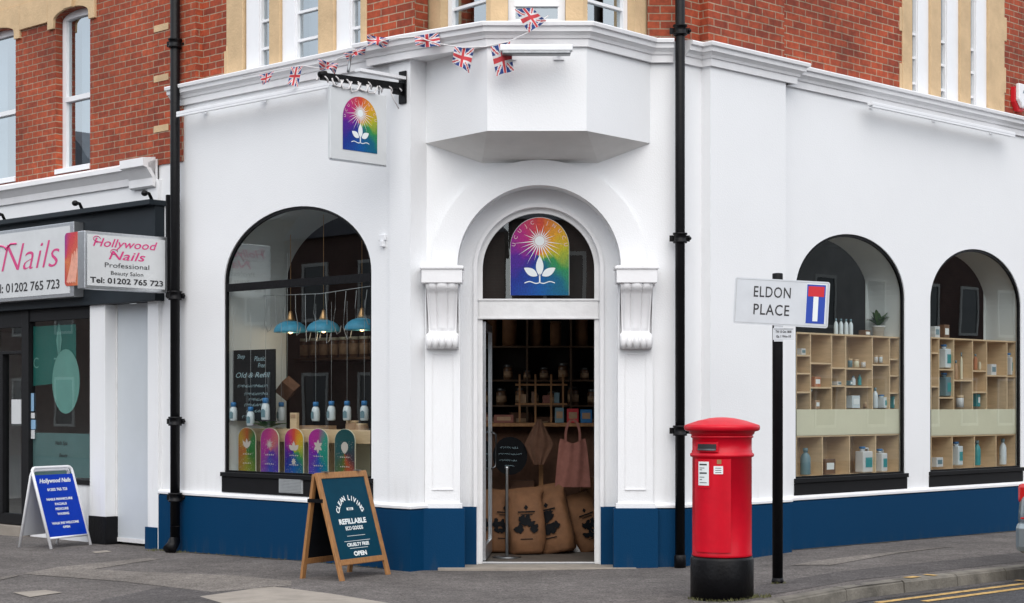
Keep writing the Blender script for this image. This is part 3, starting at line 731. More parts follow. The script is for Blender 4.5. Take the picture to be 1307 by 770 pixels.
# emblem: rainbow arch with sun and seedling -------------------------------------------------
def emblem(parent, x, y, z, w_, h_, nm='emblem', material=None, leaf=M['chalk'], detail=True, rot=0):
    """x,z the middle of the foot in the parent's own coordinates, looking towards -y"""
    m = material or rainbow_mat('rainbow_print', w_, h_)
    r_ = w_ / 2; pts = [(-r_, 0)] + [(-r_ * math.cos(math.pi * i / 24), h_ - r_ + r_ * math.sin(math.pi * i / 24)) for i in range(25)] + [(r_, 0)]
    e = MB(); e.plate(pts, 0); eo = e.build(nm, m, parent); eo.location = (x, y, z)
    t = -.0025
    if detail:
        s = MB(); cz = h_ * .70; k = 20
        s.plate([(w_ * .085 * math.cos(2 * math.pi * i / k), cz + w_ * .085 * math.sin(2 * math.pi * i / k)) for i in range(k)], t)
        for i in range(26):
            a = 2 * math.pi * i / 26 + .1; le = w_ * (.21 + .07 * (i % 2) + (.16 if math.sin(a) < 0 else 0) + .02 * math.sin(i * 3)); th = w_ * .010
            ca, sa = math.cos(a), math.sin(a); r0 = w_ * .09
            s.plate([(r0 * ca - th * sa, cz + r0 * sa + th * ca), (r0 * ca + th * sa, cz + r0 * sa - th * ca), (le * ca, cz + le * sa)], t - .0004 * (i % 2) - .0004)
        s.build('sunburst', leaf, eo)
    s = MB(); bz = h_ * .17
    def leafshape(cx, cz_, ang, ln, wd):
        p = []
        for i in range(13):
            q = i / 12; p.append((q * ln, wd * math.sin(math.pi * q) ** .8 * (1 - .3 * q)))
        p = p + [(a, -b) for a, b in p[-2:0:-1]]
        ca, sa = math.cos(ang), math.sin(ang)
        s.plate([(cx + a * ca - b * sa, cz_ + a * sa + b * ca) for a, b in p], t - .001)
    leafshape(0, h_ * .25, math.pi / 2, h_ * .26, w_ * .075)
    leafshape(-w_ * .04, h_ * .25, math.pi * .83, h_ * .20, w_ * .075); leafshape(w_ * .04, h_ * .25, math.pi * .17, h_ * .20, w_ * .075)
    s.build('seedling', leaf, eo)
    s = MB()
    s.box(-w_ * .012, w_ * .012, t - .001, 0, bz, h_ * .27)
    for sg in (-1, 1):
        pr = [(sg * w_ * .26 * q, bz - .004 - h_ * .012 * math.sin(q * math.pi * 2.2)) for q in [i / 12 for i in range(13)]]
        for (a, za), (b, zb) in zip(pr, pr[1:]):
            s.add([(a, t, za - w_ * .008), (b, t, zb - w_ * .008), (b, t, zb + w_ * .008), (a, t, za + w_ * .008)], [(0, 1, 2, 3) if sg > 0 else (3, 2, 1, 0)])
    s.build('stem', leaf, eo)
    if detail:
        s = MB()
        for i in range(11):
            a = math.pi * (.04 + .92 * i / 10); 
            if i == 5: continue
            text(s, 'UCUNJOCJUC'[i % 10], r_ * .84 * math.cos(a), h_ - r_ + r_ * .84 * math.sin(a) - w_ * .02, w_ * .065, t, rot=a - math.pi / 2)
        s.build('lettering', mat('faded_print', (.7, .5, .5), .6), eo)
    return eo
ro = thing('door_emblem_print', 'rainbow sun and seedling print in the arched fanlight above the door', 'window print', (DC + .012, 17.13 + .285, 2.742), 0)
mb = MB(); mb.world = False
mb.box(-.30, .30, .003, .012, -.012, .79); 
mb2 = MB(); r_ = .298; mb2.prism([(-r_, 0)] + [(-r_ * math.cos(math.pi * i / 24), .79 - r_ + r_ * math.sin(math.pi * i / 24)) for i in range(25)] + [(r_, 0)], .002, .008)
mb2.build('backing', M['signwhite'], ro)
emblem(ro, 0, 0, 0, .59, .785)

# ------------------------------------------------------------------ upper floor of the corner shop
ZT = 8.6
def upstairs_window(fr, o, w0, parent, bars, fw=.055, split=None, interior=True, side=0, frac=0):
    f = MB(fr); o = dict(o)
    if side > 0: nb_ = o['b'] - (o['b'] - o['a']) * frac; f.box(nb_, o['b'], w0 - .02, w0 + .07, o['zb'], o['zs']); o['b'] = nb_ + .01
    if side < 0: nb_ = o['a'] + (o['b'] - o['a']) * frac; f.box(o['a'], nb_, w0 - .02, w0 + .07, o['zb'], o['zs']); o['a'] = nb_ - .01
    ring(f, o, fw, w0, w0 + .07)
    ob = f.build('window', M['upvc'], parent, bev=.004)
    b = MB(fr)
    for z in bars: b.box(o['a'] + fw, o['b'] - fw, w0 + .01, w0 + .055, z - .014, z + .014)
    if split: b.box(o['a'] + fw * .8, o['b'] - fw * .8, w0 - .008, w0 + .06, split - .03, split + .03)
    if bars or split: b.build('glazing_bar', M['upvc'], ob)
    g = MB(fr); pane(g, o, w0 + .04, fw * .7); g.build('pane', M['glass_up'], ob)
    return ob
# left street: brick with a three-light window in stone surrounds
us_ = lambda px: L.u(px, .06)
UW = .06
mb = MB(L)
ua, ub = us_(290), us_(468)
wall_face(mb, L.u(215, UW), .0, ZC1 - .02, ZT, [op(ua, ub, ZC1, 7.3)], UW)
mb.build('brick_wall', M['brick'], shop)
mb = MB(L)
def post(px0, px1, w0=.045, w1=.13): mb.box(us_(px0), us_(px1), w0, w1, ZC1 + .0, 7.3)
post(290, 311); post(344.5, 358); post(407, 427); post(461, 468.5)
mb.box(ua, us_(292) + .0, .04, .2, ZC1, 5.6)
mb.box(us_(286.5), ua, .05, .1, ZC1 + .01, 5.55)
mb.box(ua - .06, ub + .06, .03, .3, 7.3, 7.55)
mb.build('stone_surround', M['stone'], shop, bev=.008)
for a, b in ((312, 344), (358, 406.5), (427, 460.5)):
    o = op(us_(a) + .005, us_(b) + .0 - .005, ZC1 + .03, 7.28)
    upstairs_window(L, o, .10, shop, (5.50, 5.80, 6.1, 6.75, 7.0), .03, side=-1, frac=.52 if b - a < 40 else .34)
# the bay: stone piers and three windows
mb = MB(); mb.world = True
def lerp(a, b, t): return a + (b - a) * t
bay = [(B0 + Vector((.02, .10)), B1 + Vector((.03, .10))), (B1 + Vector((.03, .10)), B2 + Vector((-.03, .10))), (B2 + Vector((-.03, .10)), B3 + Vector((-.02, .10)))]
stone = MB(); stone.world = True; wl = []
for i, (a, b) in enumerate(bay):
    f = Fr(a, b - a); n = (b - a).length
    if i == 1: spans = [(0, .165), (n - .165, n)]; wn = (.165, n - .165)
    elif i == 0: spans = [(0, .21), (n - .07, n)]; wn = (.21, n - .07)
    else: spans = [(0, .07), (n - .21, n)]; wn = (.07, n - .21)
    st = MB(f)
    for s0, s1 in spans: st.box(s0, s1, 0.0, .2, ZC1, 7.3)
    st.box(0.002, n - .002, 0.0, .2, 7.3, 7.6)
    stone.f += [[len(stone.v) + k for k in ff] for ff in st.f]; stone.v += st.v; stone.mi += st.mi; stone.sm += st.sm
    wl.append((f, op(wn[0] + .003, wn[1] - .003, ZC1 + .02, 7.29)))
stone.build('bay_stone', M['stone'], shop)
for i, (f, o) in enumerate(wl): upstairs_window(f, o, .09, shop, (5.55, 5.9, 6.7, 7.0) if i != 1 else (), .07, split=None if i != 1 else 5.49)
mb = MB(); mb.world = True
mb.add([(B0.x, B0.y + .1, 7.6), (B1.x, B1.y + .1, 7.6), (B2.x, B2.y + .1, 7.6), (B3.x, B3.y + .1, 7.6)], [(0, 1, 2, 3)]); mb.build('bay_roof', M['slate'], shop)
# brick beside the bay
mb = MB(D)
mb.quad((-1.0, -.10, ZC1 - .02), (-.84, .06, ZC1 - .02), (-.84, .06, ZT), (-1.0, -.10, ZT))
mb.quad((1.35, .06, ZC1 - .02), (1.70, .06, ZC1 - .02), (1.70, .06, ZT), (1.35, .06, ZT))
mb.quad((-.9, .06, 7.3), (1.5, .06, 7.3), (1.5, .06, ZT), (-.9, .06, ZT))
mb.build('brick_wall', M['brick2'], shop)
# right street upper wall
ur = lambda px: Rr.u(px, .06)
mb = MB(Rr)
g0, g1 = ur(1151), ur(1281)
wall_face(mb, 0.02, 14, ZC1 - .02, ZT, [op(g0, g1, ZC1, 7.3)], .06)
q0, q1 = Rr.u(904, -.05), Rr.u(1001, -.05)
mb.box(q0, q1, -.05, .06, ZC1 - .02, ZT)
mb.build('brick_wall', M['brick'], shop)
mb = MB(Rr)
for a, b in ((1151, 1163.5), (1187, 1200), (1225, 1238), (1261, 1281)): mb.box(ur(a), ur(b), .045, .13, ZC1, 7.3)
mb.box(ur(1281), ur(1283.5), .05, .1, ZC1 + .3, ZC1 + .62); mb.box(ur(1281), ur(1284.5), .05, .1, ZC1 + .95, ZC1 + 1.25)
mb.box(ur(1148), ur(1151), .05, .1, ZC1 + .05, ZC1 + .35); mb.box(ur(1148), ur(1151), .05, .1, ZC1 + .72, ZC1 + 1.0)
mb.box(g0 - .05, g1 + .05, .03, .3, 7.3, 7.6)
mb.build('stone_surround', M['stone'], shop, bev=.008)
for a, b in ((1164, 1187), (1200.5, 1225), (1238.5, 1261)):
    o = op(ur(a), ur(b), ZC1 + .02, 7.28)
    upstairs_window(Rr, o, .10, shop, (5.42, 5.72, 6.0, 6.7), .022, side=1, frac=.58)
# net curtains behind the left three-light window and the bay
mb = MB(L)
for k in range(30):
    u = us_(362) + k * .012; mb.quad((u, .42 + .02 * (k % 2), ZC1), (u + .012, .42 + .02 * ((k + 1) % 2), ZC1), (u + .012, .42 + .02 * ((k + 1) % 2), 7.2), (u, .42 + .02 * (k % 2), 7.2))
mb.build('curtain', mat('net_curtain', (.5, .52, .55), .9), shop)
# upper rooms: floor, side and back, flat roof
mb = MB(); mb.world = True
pp_ = [L.p(-4.2, .3, 0), L.p(-.2, .3, 0), Vector((-.4, 17.3, 0)), Vector((1.2, 17.3, 0)), Rr.p(.3, .3, 0), Rr.p(13.9, .3, 0), Rr.p(13.9, 3.3, 0), L.p(-4.2, 3.3, 0)]
mb.add([(p.x, p.y, ZC1 - .03) for p in pp_], [list(range(8))])
for a, b in ((pp_[7], pp_[6]), (pp_[0], pp_[7]), (pp_[5], pp_[6])): mb.quad((a.x, a.y, ZC1 - .03), (b.x, b.y, ZC1 - .03), (b.x, b.y, ZT), (a.x, a.y, ZT))
mb.build('upper_room', mat('upper_room_wall', (.16, .15, .14), .9), shop)
mb = MB(); mb.world = True
pr_ = [L.p(-4.4, .0, 0), L.p(0, .0, 0), Vector((1.7, 17.13, 0)), Rr.p(14, 0, 0), Rr.p(14, 9, 0), L.p(-4.4, 9, 0)]
mb.add([(p.x, p.y, ZT) for p in pr_], [list(range(6))]); mb.build('roof', M['slate'], shop)

# ------------------------------------------------------------------ nail salon next door
salon = thing('nail_salon', 'nail salon with dark fascia and brick upper floor, left of the white corner shop', 'shop', L.p(-6, .1, 0))
uL = -14.0; NW = .02
n = lambda px, w_=NW: L.u(px, w_)
wins = []
for a, b in ((n(-38), n(20)), (n(71), n(115))): wins.append(op(a, b, 4.50, 6.50, .10))
wins.append(op(n(-210), n(-150), 4.5, 6.5, .10)); wins.sort(key=lambda o: o['a'])
mb = MB(L); wall_face(mb, uL, n(216), 4.40, ZT, wins, NW)
for o in wins: reveal(mb, o, NW, NW + .13)
mb.build('brick_wall', M['brick2'], salon)
mb = MB(L)
for z in (4.78, 5.36, 5.94, 6.52):           # pale blocks in the quoin
    mb.box(n(197.5), n(216), NW - .014, NW + .05, z, z + .075)
mb.build('pale_quoin_brick', M['stone'], salon)
mb = MB(L); mb.box(n(197.5), n(197.5) + .55, NW - .008, NW + .1, 4.4, ZT); mb.build('brick_pier', M['brick'], salon)
# brick corner pier right of the rainwater pipe
mb = MB(L); mb.box(L.u(236, UW), L.u(258, UW), UW - .09, UW + .02, ZC1 + .0, ZT); mb.build('brick_pier', M['brick2'], shop)
mb = MB(L)
for o in wins:
    c = (o['a'] + o['b']) / 2; h = (o['b'] - o['a']) / 2
    po = [(o['a'] - .14, 6.30), (o['a'] - .14, 6.72), (o['b'] + .14, 6.72), (o['b'] + .14, 6.30), (o['b'] + .01, 6.30)]
    ar = [(c + h * math.cos(math.pi * i / 20) * 1.01, 6.40 + .105 * math.sin(math.pi * i / 20)) for i in range(21)]
    mb.prism(po + ar + [(o['a'] - .01, 6.30)], NW - .035, NW + .10)
    mb.prism([(c - .09, 6.49), (c - .13, 6.78), (c + .13, 6.78), (c + .09, 6.49)], NW - .08, NW - .03)
mb.box(uL, n(197), NW - .02, NW + .05, 6.723, 6.92)
for a_, b_ in zip(wins, wins[1:]): mb.box(a_['b'] + .143, b_['a'] - .143, NW - .035, NW + .02, 6.40, 6.72)
mb.build('stone_lintel', M['stone'], salon, bev=.006)
for o in wins:
    ob = upstairs_window(L, o, NW + .10, salon, (), .085, split=5.42)
    s = MB(L); s.box(o['a'] - .0, o['b'] + .0, NW - .02, NW + .12, 4.49, 4.55); s.build('sill', M['upvc'], ob, bev=.004)
mb = MB(L)
wall_face(mb, uL, n(203), 3.93, 4.44, [], 0.0)
mb.quad((uL, 0, -.1), (uL, 4, -.1), (uL, 4, ZT), (uL, 0, ZT))
mb.build('wall', M['white'], salon)
mb = MB(); mb.world = True
cp = [(0, 4.20), (.03, 4.20), (.04, 4.28), (.10, 4.36), (.13, 4.37), (.13, 4.42), (.0, 4.47)]
sweep(mb, [v2(L.p(uL, 0, 0)), v2(L.p(n(203), 0, 0))], cp)
sweep(mb, [v2(L.p(n(173), -.03, 0)), v2(L.p(n(203), -.03, 0))], [(0, 4.14), (.04, 4.16), (.04, 4.25), (.12, 4.36), (.17, 4.375), (.17, 4.47), (-.0, 4.49)])
mb.build('cornice', M['white_trim'], salon)
# fascia and shopfront
zf0, zf1 = 2.83, 3.95
mb = MB(L); mb.box(uL, n(209), -.10, .10, zf0, zf1 - .03); mb.box(uL, n(211), -.20, .10, zf1 - .03, zf1 + .03)
mb.build('fascia', M['charcoal'], salon, bev=.005)
mb = MB(L)
for px in (19, 118, 207):
    u = n(px); mb.tube([(u, -.12, zf1 + .03), (u, -.16, zf1 + .10), (u, -.22, zf1 + .11)], .02); mb.add(*sphere(u, -.22, zf1 + .10, .04, .04, .035), True)
mb.build('fascia_lamp', M['black'], salon)
mb = MB(L)                                     # white piers either side of the recessed pale door
mb.box(n(121), n(134, -.05), -.05, .15, -.1, zf0)
mb.box(n(192), n(205.5), -.02, .5, -.1, zf0 + 1.4); mb.box(n(201), n(224), .035, .2, -.1, 4.46)
mb.box(n(38), n(121) - .01, .02, .14, -.1, .66)
mb.build('wall', M['white'], salon, bev=.004)
mb = MB(L); mb.box(n(120.5), n(134.5, -.065), -.065, .14, -.1, .30); mb.build('pier_base', M['black'], salon, bev=.004)
mb = MB(L); mb.box(n(190.3), n(205), -.04, .3, -.1, .22); mb.build('pier_base', M['blue'], salon, bev=.004)
mb = MB(L); mb.box(n(134), n(200), .11, .16, .05, zf0); 
pdoor = mb.build('door', M['palerdoor'], salon)
mb = MB(L); mb.box(n(134), n(200), .10, .17, 0, .05); mb.box(L.u(148, .1), L.u(149.5, .1), .095, .112, .05, zf0); mb.build('door_edge', M['worn_white'], pdoor)
mb = MB(L)
k0, k1 = -14.0, n(-20)
sfw = .0
fr_bars = [(n(30), n(39), -.01, .09, -.02, zf0), (n(119), n(122.5), -.01, .09, .66, zf0), (n(-22), n(-17), -.01, .09, -.02, zf0)]
for a, b, c, d, e, f in fr_bars: mb.box(a, b, c, d, e, f)
mb.box(n(39), n(119), .0, .08, .66, .72); mb.box(n(39), n(119), .0, .08, 2.68, zf0)
mb.box(n(-17), n(30), .0, .08, 2.62, zf0); mb.box(n(-17), n(30), .0, .08, .10, .24); mb.box(n(-17), n(30), -.01, .09, 2.28, 2.32)
mb.box(n(2), n(6), -.01, .085, .24, 2.28)
mb.box(uL, n(-22), .0, .08, .5, .6); mb.box(uL, n(-22), .0, .08, 2.62, zf0)
sfr = mb.build('shopfront_frame', M['blacksatin'], salon, bev=.004)
mb = MB(L); mb.quad((uL, .04, .1), (n(120), .04, .1), (n(120), .04, 2.8), (uL, .04, 2.8)); mb.build('pane', M['glass'], sfr)
mb = MB(L); mb.box(n(-30), n(38), -.12, .3, -.1, .09); mb.build('door_step', M['concrete'], salon)
mb = MB(L); mb.box(uL, n(-22), .02, .12, -.1, .5); mb.build('wall', M['white'], salon)
# prints on the inside of the salon glass
mb = MB(L); mb.quad((n(39), .055, .74), (n(119), .055, .74), (n(119), .055, 1.28), (n(39), .055, 1.28)); mb.build('frosted_band', M['frost'], sfr)
mb = MB(L); a = [L.uz(40, 417, .06), L.uz(97, 414, .06), L.uz(97, 487, .06), L.uz(40, 493, .06)]
mb.quad(*[(u, .06, z) for u, z in a[::-1]]); po = mb.build('poster', M['poster'], sfr)
mb = MB(L); cu, cz = L.uz(84, 487, .053)
mb.plate([(cu + .31 * math.cos(2 * math.pi * i / 28), cz + .40 * math.sin(2 * math.pi * i / 28)) for i in range(28)], .053); mb.build('round_print', M['posterpale'], sfr)
mb = MB(L); cu, cz = L.uz(75, 425, .056)
mb.plate([(cu, cz + .13), (cu - .06, cz - .09), (cu - .02, cz - .26), (cu, cz - .28)], .056); mb.plate([(cu + .012, cz + .13), (cu + .012, cz - .28), (cu + .03, cz - .26), (cu + .07, cz - .09)], .056)
mb.box(cu - .11, cu - .05, .054, .056, cz - .33, cz - .31); mb.box(cu + .05, cu + .11, .054, .056, cz - .33, cz - .31)
cu, cz = L.uz(46, 470, .056); text(mb, 'C', cu, cz, .14, .056)
mb.build('nib_print', M['posterpale'], po)
mb = MB(L)
for (x0, y0, x1, y1, mi) in ((15, 510, 27, 541, 0), (36, 502, 43, 525, 1), (36, 527, 44, 534, 0), (36, 536, 45, 548, 1), (36, 549, 44, 560, 0)):
    mb.cur = mi; u0, z0 = L.uz(x0, y1, .03); u1, z1 = L.uz(x1, y0, .03); mb.box(u0, u1, .026, .034, z0, z1)
mb.build('notice', [M['signwhite'], mat('notice_blue', (.25, .42, .60), .5)], sfr)
mb = MB(L); cu, cz = L.uz(78, 568, .05); text(mb, 'Nails Spa', cu, cz, .055, .05, shear=.3); text(mb, 'Beauty', cu + .05, cz - .15, .05, .05, shear=.3)
mb.build('lettering', M['ink'], sfr)
# salon interior
mb = MB(L)
mb.quad((uL, .1, .03), (n(140), .1, .03), (n(140), 4, .03), (uL, 4, .03)); mb.quad((uL, .1, 2.85), (uL, 4, 2.85), (n(140), 4, 2.85), (n(140), .1, 2.85))
mb.quad((uL, 4, 0), (n(140), 4, 0), (n(140), 4, 2.9), (uL, 4, 2.9)); mb.quad((n(140), .4, 0), (n(140), 4, 0), (n(140), 4, 2.9), (n(140), .4, 2.9))
mb.quad((uL, .3, 4.4), (n(214), .3, 4.4), (n(214), 4, 4.4), (uL, 4, 4.4)); mb.quad((uL, 3, 4.4), (n(214), 3, 4.4), (n(214), 3, ZT), (uL, 3, ZT)); mb.quad((n(214), .3, 4.4), (n(214), 3, 4.4), (n(214), 3, ZT), (n(214), .3, ZT))
mb.build('interior_wall', mat('salon_wall', (.20, .19, .18), .8, .2, 2), salon)
mb = MB(L)
mb.quad((uL, 0, ZT), (n(216), 0, ZT), (n(216), 9, ZT), (uL, 9, ZT)); mb.build('roof', M['slate'], salon)
mb = MB(L)
for o in wins:
    for k in range(14):
        u = o['a'] + .09 + k * .022; mb.quad((u, .34 + .03 * (k % 2), 4.5), (u + .022, .34 + .03 * ((k + 1) % 2), 4.5), (u + .022, .34 + .03 * ((k + 1) % 2), 6.5), (u, .34 + .03 * (k % 2), 6.5))
mb.build('curtain', mat('pale_curtain', (.45, .48, .5), .9), salon)
t = thing('reception_desk', 'pale curved reception desk behind the salon glass door', 'desk', L.p(n(-2), 1.2, .03), L.rz)
mb = MB(); mb.lathe([(.35, 0), (.38, .9), (.42, .95), (.42, 1.0)], n=20); mb.build('body', M['signwhite'], t)
mb = MB(); mb.lathe([(.45, 1.0), (.45, 1.03)], n=20); mb.build('top', M['ply'], t)

# ------------------------------------------------------------------ signs of the salon
zs0, zs1 = 2.93, 3.83
sg = thing('nail_salon_fascia_sign', 'long white fascia sign with pink Nails lettering and phone number', 'shop sign', L.p(n(118), -.10, zs0), L.rz)
x0 = n(-260) - n(118)
mb = MB(); mb.box(x0, 0, -.14, -.002, 0, zs1 - zs0); mb.build('sign_box', M['alu'], sg, bev=.006)
mb = MB(); mb.box(x0 + .04, -.08, -.146, -.140, .045, zs1 - zs0 - .045); mb.build('sign_face', M['signwhite'], sg)
S = lambda px, py: (L.u(px, -.247) - n(118), L.z(px, py, -.247) - zs0)
mb = MB(); a = S(2, 352); b = S(76, 340); 
text(mb, 'Nails', (a[0] + b[0]) / 2, .38, .36, -.149, width=(b[0] - a[0]), shear=.3, bold=-.006)
xm = S(2, 330)[0]
mb.tube([(xm + .02 + .13 * math.cos(q) - .02 * k, -.149, .62 + .09 * math.sin(q)) for k, q in enumerate([R(a_) for a_ in range(20, 300, 20)])], .012, 5); mb.tube([(xm + .10, -.149, .66), (xm + .22, -.149, .72), (xm + .36, -.149, .715)], .012, 5)
text(mb, 'Hollywood', S(-110, 330)[0], .38, .36, -.149, width=1.9, shear=.25, bold=.006)
mb.build('pink_lettering', M['pink'], sg)
mb = MB(); a = S(-12, 380); b = S(76, 372); text(mb, 'Tel: 01202 765 723', (a[0] + b[0]) / 2, .115, .115, -.149, width=b[0] - a[0], bold=.002)
mb.build('phone_number', M['ink'], sg)
a = S(83, 372); b = S(106, 300); X0_, X1_, Z0_, Z1_ = a[0], b[0], .13, .77
def rrect(x0, x1, z0, z1, r_, n_=5): return [(cx + r_ * math.cos(R(a0 + 90 * k / n_)), cz + r_ * math.sin(R(a0 + 90 * k / n_))) for cx, cz, a0 in ((x1 - r_, z1 - r_, 0), (x0 + r_, z1 - r_, 90), (x0 + r_, z0 + r_, 180), (x1 - r_, z0 + r_, 270)) for k in range(n_ + 1)]
mb = MB(); mb.prism([(x - X0_, z) for x, z in rrect(X0_, X1_, Z0_, Z1_, .05)], -.002, .002)
hp = mb.build('hand_picture', rainbow_mat('hand_picture_print', X1_ - X0_, .9, 0, [(0, (.45, .03, .20)), (.25, (.60, .05, .06)), (.45, (.75, .22, .08)), (.6, (.70, .06, .08)), (.8, (.22, .03, .38)), (1, (.45, .03, .20))]), sg); hp.location = (X0_, -.149, 0)
mb = MB()
for k in range(4):
    x = .06 + k * .05; mb.plate([(x - .02, .18), (x + .07, .40 + .04 * k), (x + .10, .52 + .03 * k), (x + .125, .50 + .03 * k), (x + .10, .36 + .03 * k), (x + .03, .16)] if x + .125 < X1_ - X0_ - .01 else [(x - .02, .18), (x + .02, .40), (x + .03, .16)], -.0035 - k * .0004)
mb.build('hand_shape', mat('hand_tone', (.75, .35, .25), .5, .2, 20), hp)
# projecting sign, square to the wall
uo = n(205); pt = L.p(L.u(209, -.14), -.14, 0)
ps = thing('projecting_salon_sign', 'double sided projecting salon sign box with pink script and phone number', 'shop sign', (pt.x, pt.y, 2.9), L.rz + math.pi / 2)
# local x runs into the building (right in the picture); the sign hangs out to -x
wS = 1.08; hS = .63
mb = MB(); mb.box(-wS, 0, -.07, .07, 0, hS); mb.build('sign_box', M['alu'], ps, bev=.008)
mb = MB(); mb.box(-wS + .035, -.035, -.076, -.07, .035, hS - .035); mb.box(-wS + .035, -.035, .07, .076, .035, hS - .035); mb.build('sign_face', M['signwhite'], ps)
mb = MB(); text(mb, 'Hollywood', -wS / 2 - .02, .47, .095, -.079, width=.84, shear=.3, bold=.001); text(mb, 'Nails', -wS / 2, .335, .10, -.079, width=.48, shear=.3, bold=.001)
for x_, z_ in ((-wS / 2 - .44, .55), (-wS / 2 - .22, .42)): mb.tube([(x_ + .05 + .045 * math.cos(q), -.079, z_ + .028 * math.sin(q)) for q in [R(a_) for a_ in range(0, 290, 24)]], .004, 4)
mb.build('pink_lettering', M['pink'], ps)
mb = MB(); text(mb, 'Professional', -wS / 2, .245, .055, -.079, width=.58); text(mb, 'Beauty Salon', -wS / 2, .165, .045, -.079, width=.42); text(mb, 'Tel: 01202 765 723', -wS / 2, .07, .062, -.079, width=.95, bold=.002)
mb.build('black_lettering', M['ink'], ps)
mb = MB(); mb.box(-.02, .30, -.03, .03, .08, .55); mb.build('bracket', M['black'], ps)
mb = MB(L); mb.box(L.u(211, -.12), L.u(213.5, -.12), -.12, .0, 2.85, 4.02); mb.build('fascia_end', M['black'], salon, bev=.01)

# ------------------------------------------------------------------ rainwater pipes
def pipe(label, foot, top_z, joints, r=.055, shoe=None, offs=None, group='cast iron rainwater pipes on the corner building'):
    t = thing('rainwater_pipe', label, 'drainpipe', foot, 0, group)
    m = MB(); pts = [(0, 0, .10), (0, 0, top_z)]
    m.tube(pts, r, 16); m.build('pipe', M['black'], t)
    for z in joints:
        m = MB(); m.lathe([(r, -.05), (r + .022, -.048), (r + .022, -.03), (r + .012, -.025), (r + .012, .03), (r + .024, .035), (r + .024, .052), (r, .054)], (0, 0, z), 18)
        m.box(-.10, .10, .03, .05, z - .03, z + .03); m.add(*sphere(.095, .02, z, .02, .025, .02), True)
        m.build('collar', M['black'], t)
    m = MB()
    if shoe: m.tube([(0, 0, .30), (0, 0, .16), (-.02, -.03, .09), (-.05, -.09, .03)], [r + .004, r + .006, r + .012, r + .02], 16)
    else: m.lathe([(r, .0), (r + .01, 0), (r + .01, .12), (r, .13)], n=16)
    m.build('shoe', M['black'], t)
    return t
p0 = L.p(L.u(222.5, -.11), -.10, 0)
pipe('black rainwater pipe at left end of the white corner shop, beside the salon', (p0.x, p0.y, gz(p0.x)), 8.4, (.62, 1.48, 2.90, 5.75), shoe=True)
p1 = Vector(((868 - CX) / FPX * 17.0, 17.0, 0))
pipe('black rainwater pipe right of the doorway, behind the red post box', (p1.x, p1.y, gz(p1.x)), 8.4, (1.35, 3.25, 5.30), r=.048)

# ------------------------------------------------------------------ lights on the wall
def trough(fr, pa, pb, w_, label, r=.02, slim=True):
    a = fr.at(*pa, w_); b = fr.at(*pb, w_); z = (a.z + b.z) / 2; ln = (Vector((a.x, a.y)) - Vector((b.x, b.y))).length
    t = thing('strip_light', label, 'light', (a.x, a.y, z), fr.rz, 'strip lights under the cornice')
    m = MB(); m.prism([(0, 0), (0, 0)], 0, 0) if False else None
    if slim:
        m = MB(); m.box(0, ln, -.045, .03, .0, .035); m.box(0, ln, -.045, -.035, -.025, .0); m.build('housing', M['upvc'], t, bev=.006)
        m = MB(); m.box(.02, ln - .02, -.03, .02, -.012, -.001); m.build('diffuser', M['signwhite'], t)
        m = MB()
        for q in (.25, ln / 2, ln - .25): m.tube([(q, .02, .02), (q, -w_ * .6, .05), (q, -w_, .05)], .012, 6); m.box(q - .03, q + .03, -w_ - .01, -w_, .01, .09)
        m.build('bracket', M['upvc'], t)
    else:
        m = MB(); m.box(0, ln, -.05, .05, .0, .06); m.build('housing', M['upvc'], t, bev=.01)
        m = MB(); m.box(.02, ln - .02, -.06, .045, -.035, -.001); m.build('diffuser', M['steel'], t, bev=.01)
        m = MB()
        for q in (.10, ln - .12): m.tube([(q, .03, .03), (q, -w_, .03)], .015, 6); m.box(q - .05, q + .05, -w_ - .02, -w_, -.02, .09)
        m.build('bracket', M['upvc'], t)
trough(L, (229, 149), (424, 108), -.16, 'long white strip light under the cornice above the left shop window')
trough(Rr, (1110, 135), (1292, 173), -.16, 'long white strip light under the cornice on the right wall')
trough(Fr((0, 16.35), (1, 0)), (638, 66), (731, 66), -.30, 'short white and grey strip light on the front of the bay', slim=False)

# ------------------------------------------------------------------ hanging sign
pb = L.at(515, 112, 0)
hs = thing('hanging_sign_bracket', 'black metal arm bolted to the corner pier with white cable wound round it', 'bracket', (pb.x, pb.y, pb.z), L.rz + math.pi / 2)
m = MB(); m.box(-.02, .0, -.05, .05, -.16, .16); m.build('wall_plate', M['black'], hs, bev=.004)
m = MB(); m.box(-1.06, -.02, -.022, .022, -.03, .04, rot=Matrix.Rotation(R(-2), 3, 'Y'), c=(0, 0, 0)); m.box(-.16, -.02, -.012, .012, -.08, -.03)
m.tube([(-1.08, 0, -.02), (-1.0, 0, .0)], .03, 8)
m.build('arm', M['black'], hs, bev=.003)
m = MB(); m.box(-.62, -.02, -.06, .02, .07, .10); m.build('upper_strut', M['upvc'], hs)
m = MB()
pth = [(-.05 - .012 * i, -.03 * math.cos(i * .55), -.045 + .028 * math.sin(i * .55) + .01 * math.sin(i * .21)) for i in range(90)]
m.tube(pth, .008, 5)
for k in range(5):
    x = -.95 + k * .11; m.tube([(x, -.03, -.04), (x + .02, -.035, -.10 - .02 * (k % 3)), (x + .09, -.04, -.115), (x + .14, -.03, -.04)], .008, 5)
m.tube([(-.2, -.03, -.06), (-.16, -.03, -.14), (-.08, -.02, -.22)], .006, 5)
m.build('cable', M['flagwhite'], hs)
m = MB(); m.tube([(-.72, 0, .06), (-.66, .05, .16), (-.60, .1, .24)], .015, 6); m.build('stay', M['steel'], hs)
a = L.at(490, 122, -.28)
sgn = thing('hanging_shop_sign', 'square white hanging sign with rainbow sun emblem under the black arm', 'hanging sign', (pb.x, pb.y, 0), L.rz + math.pi / 2)
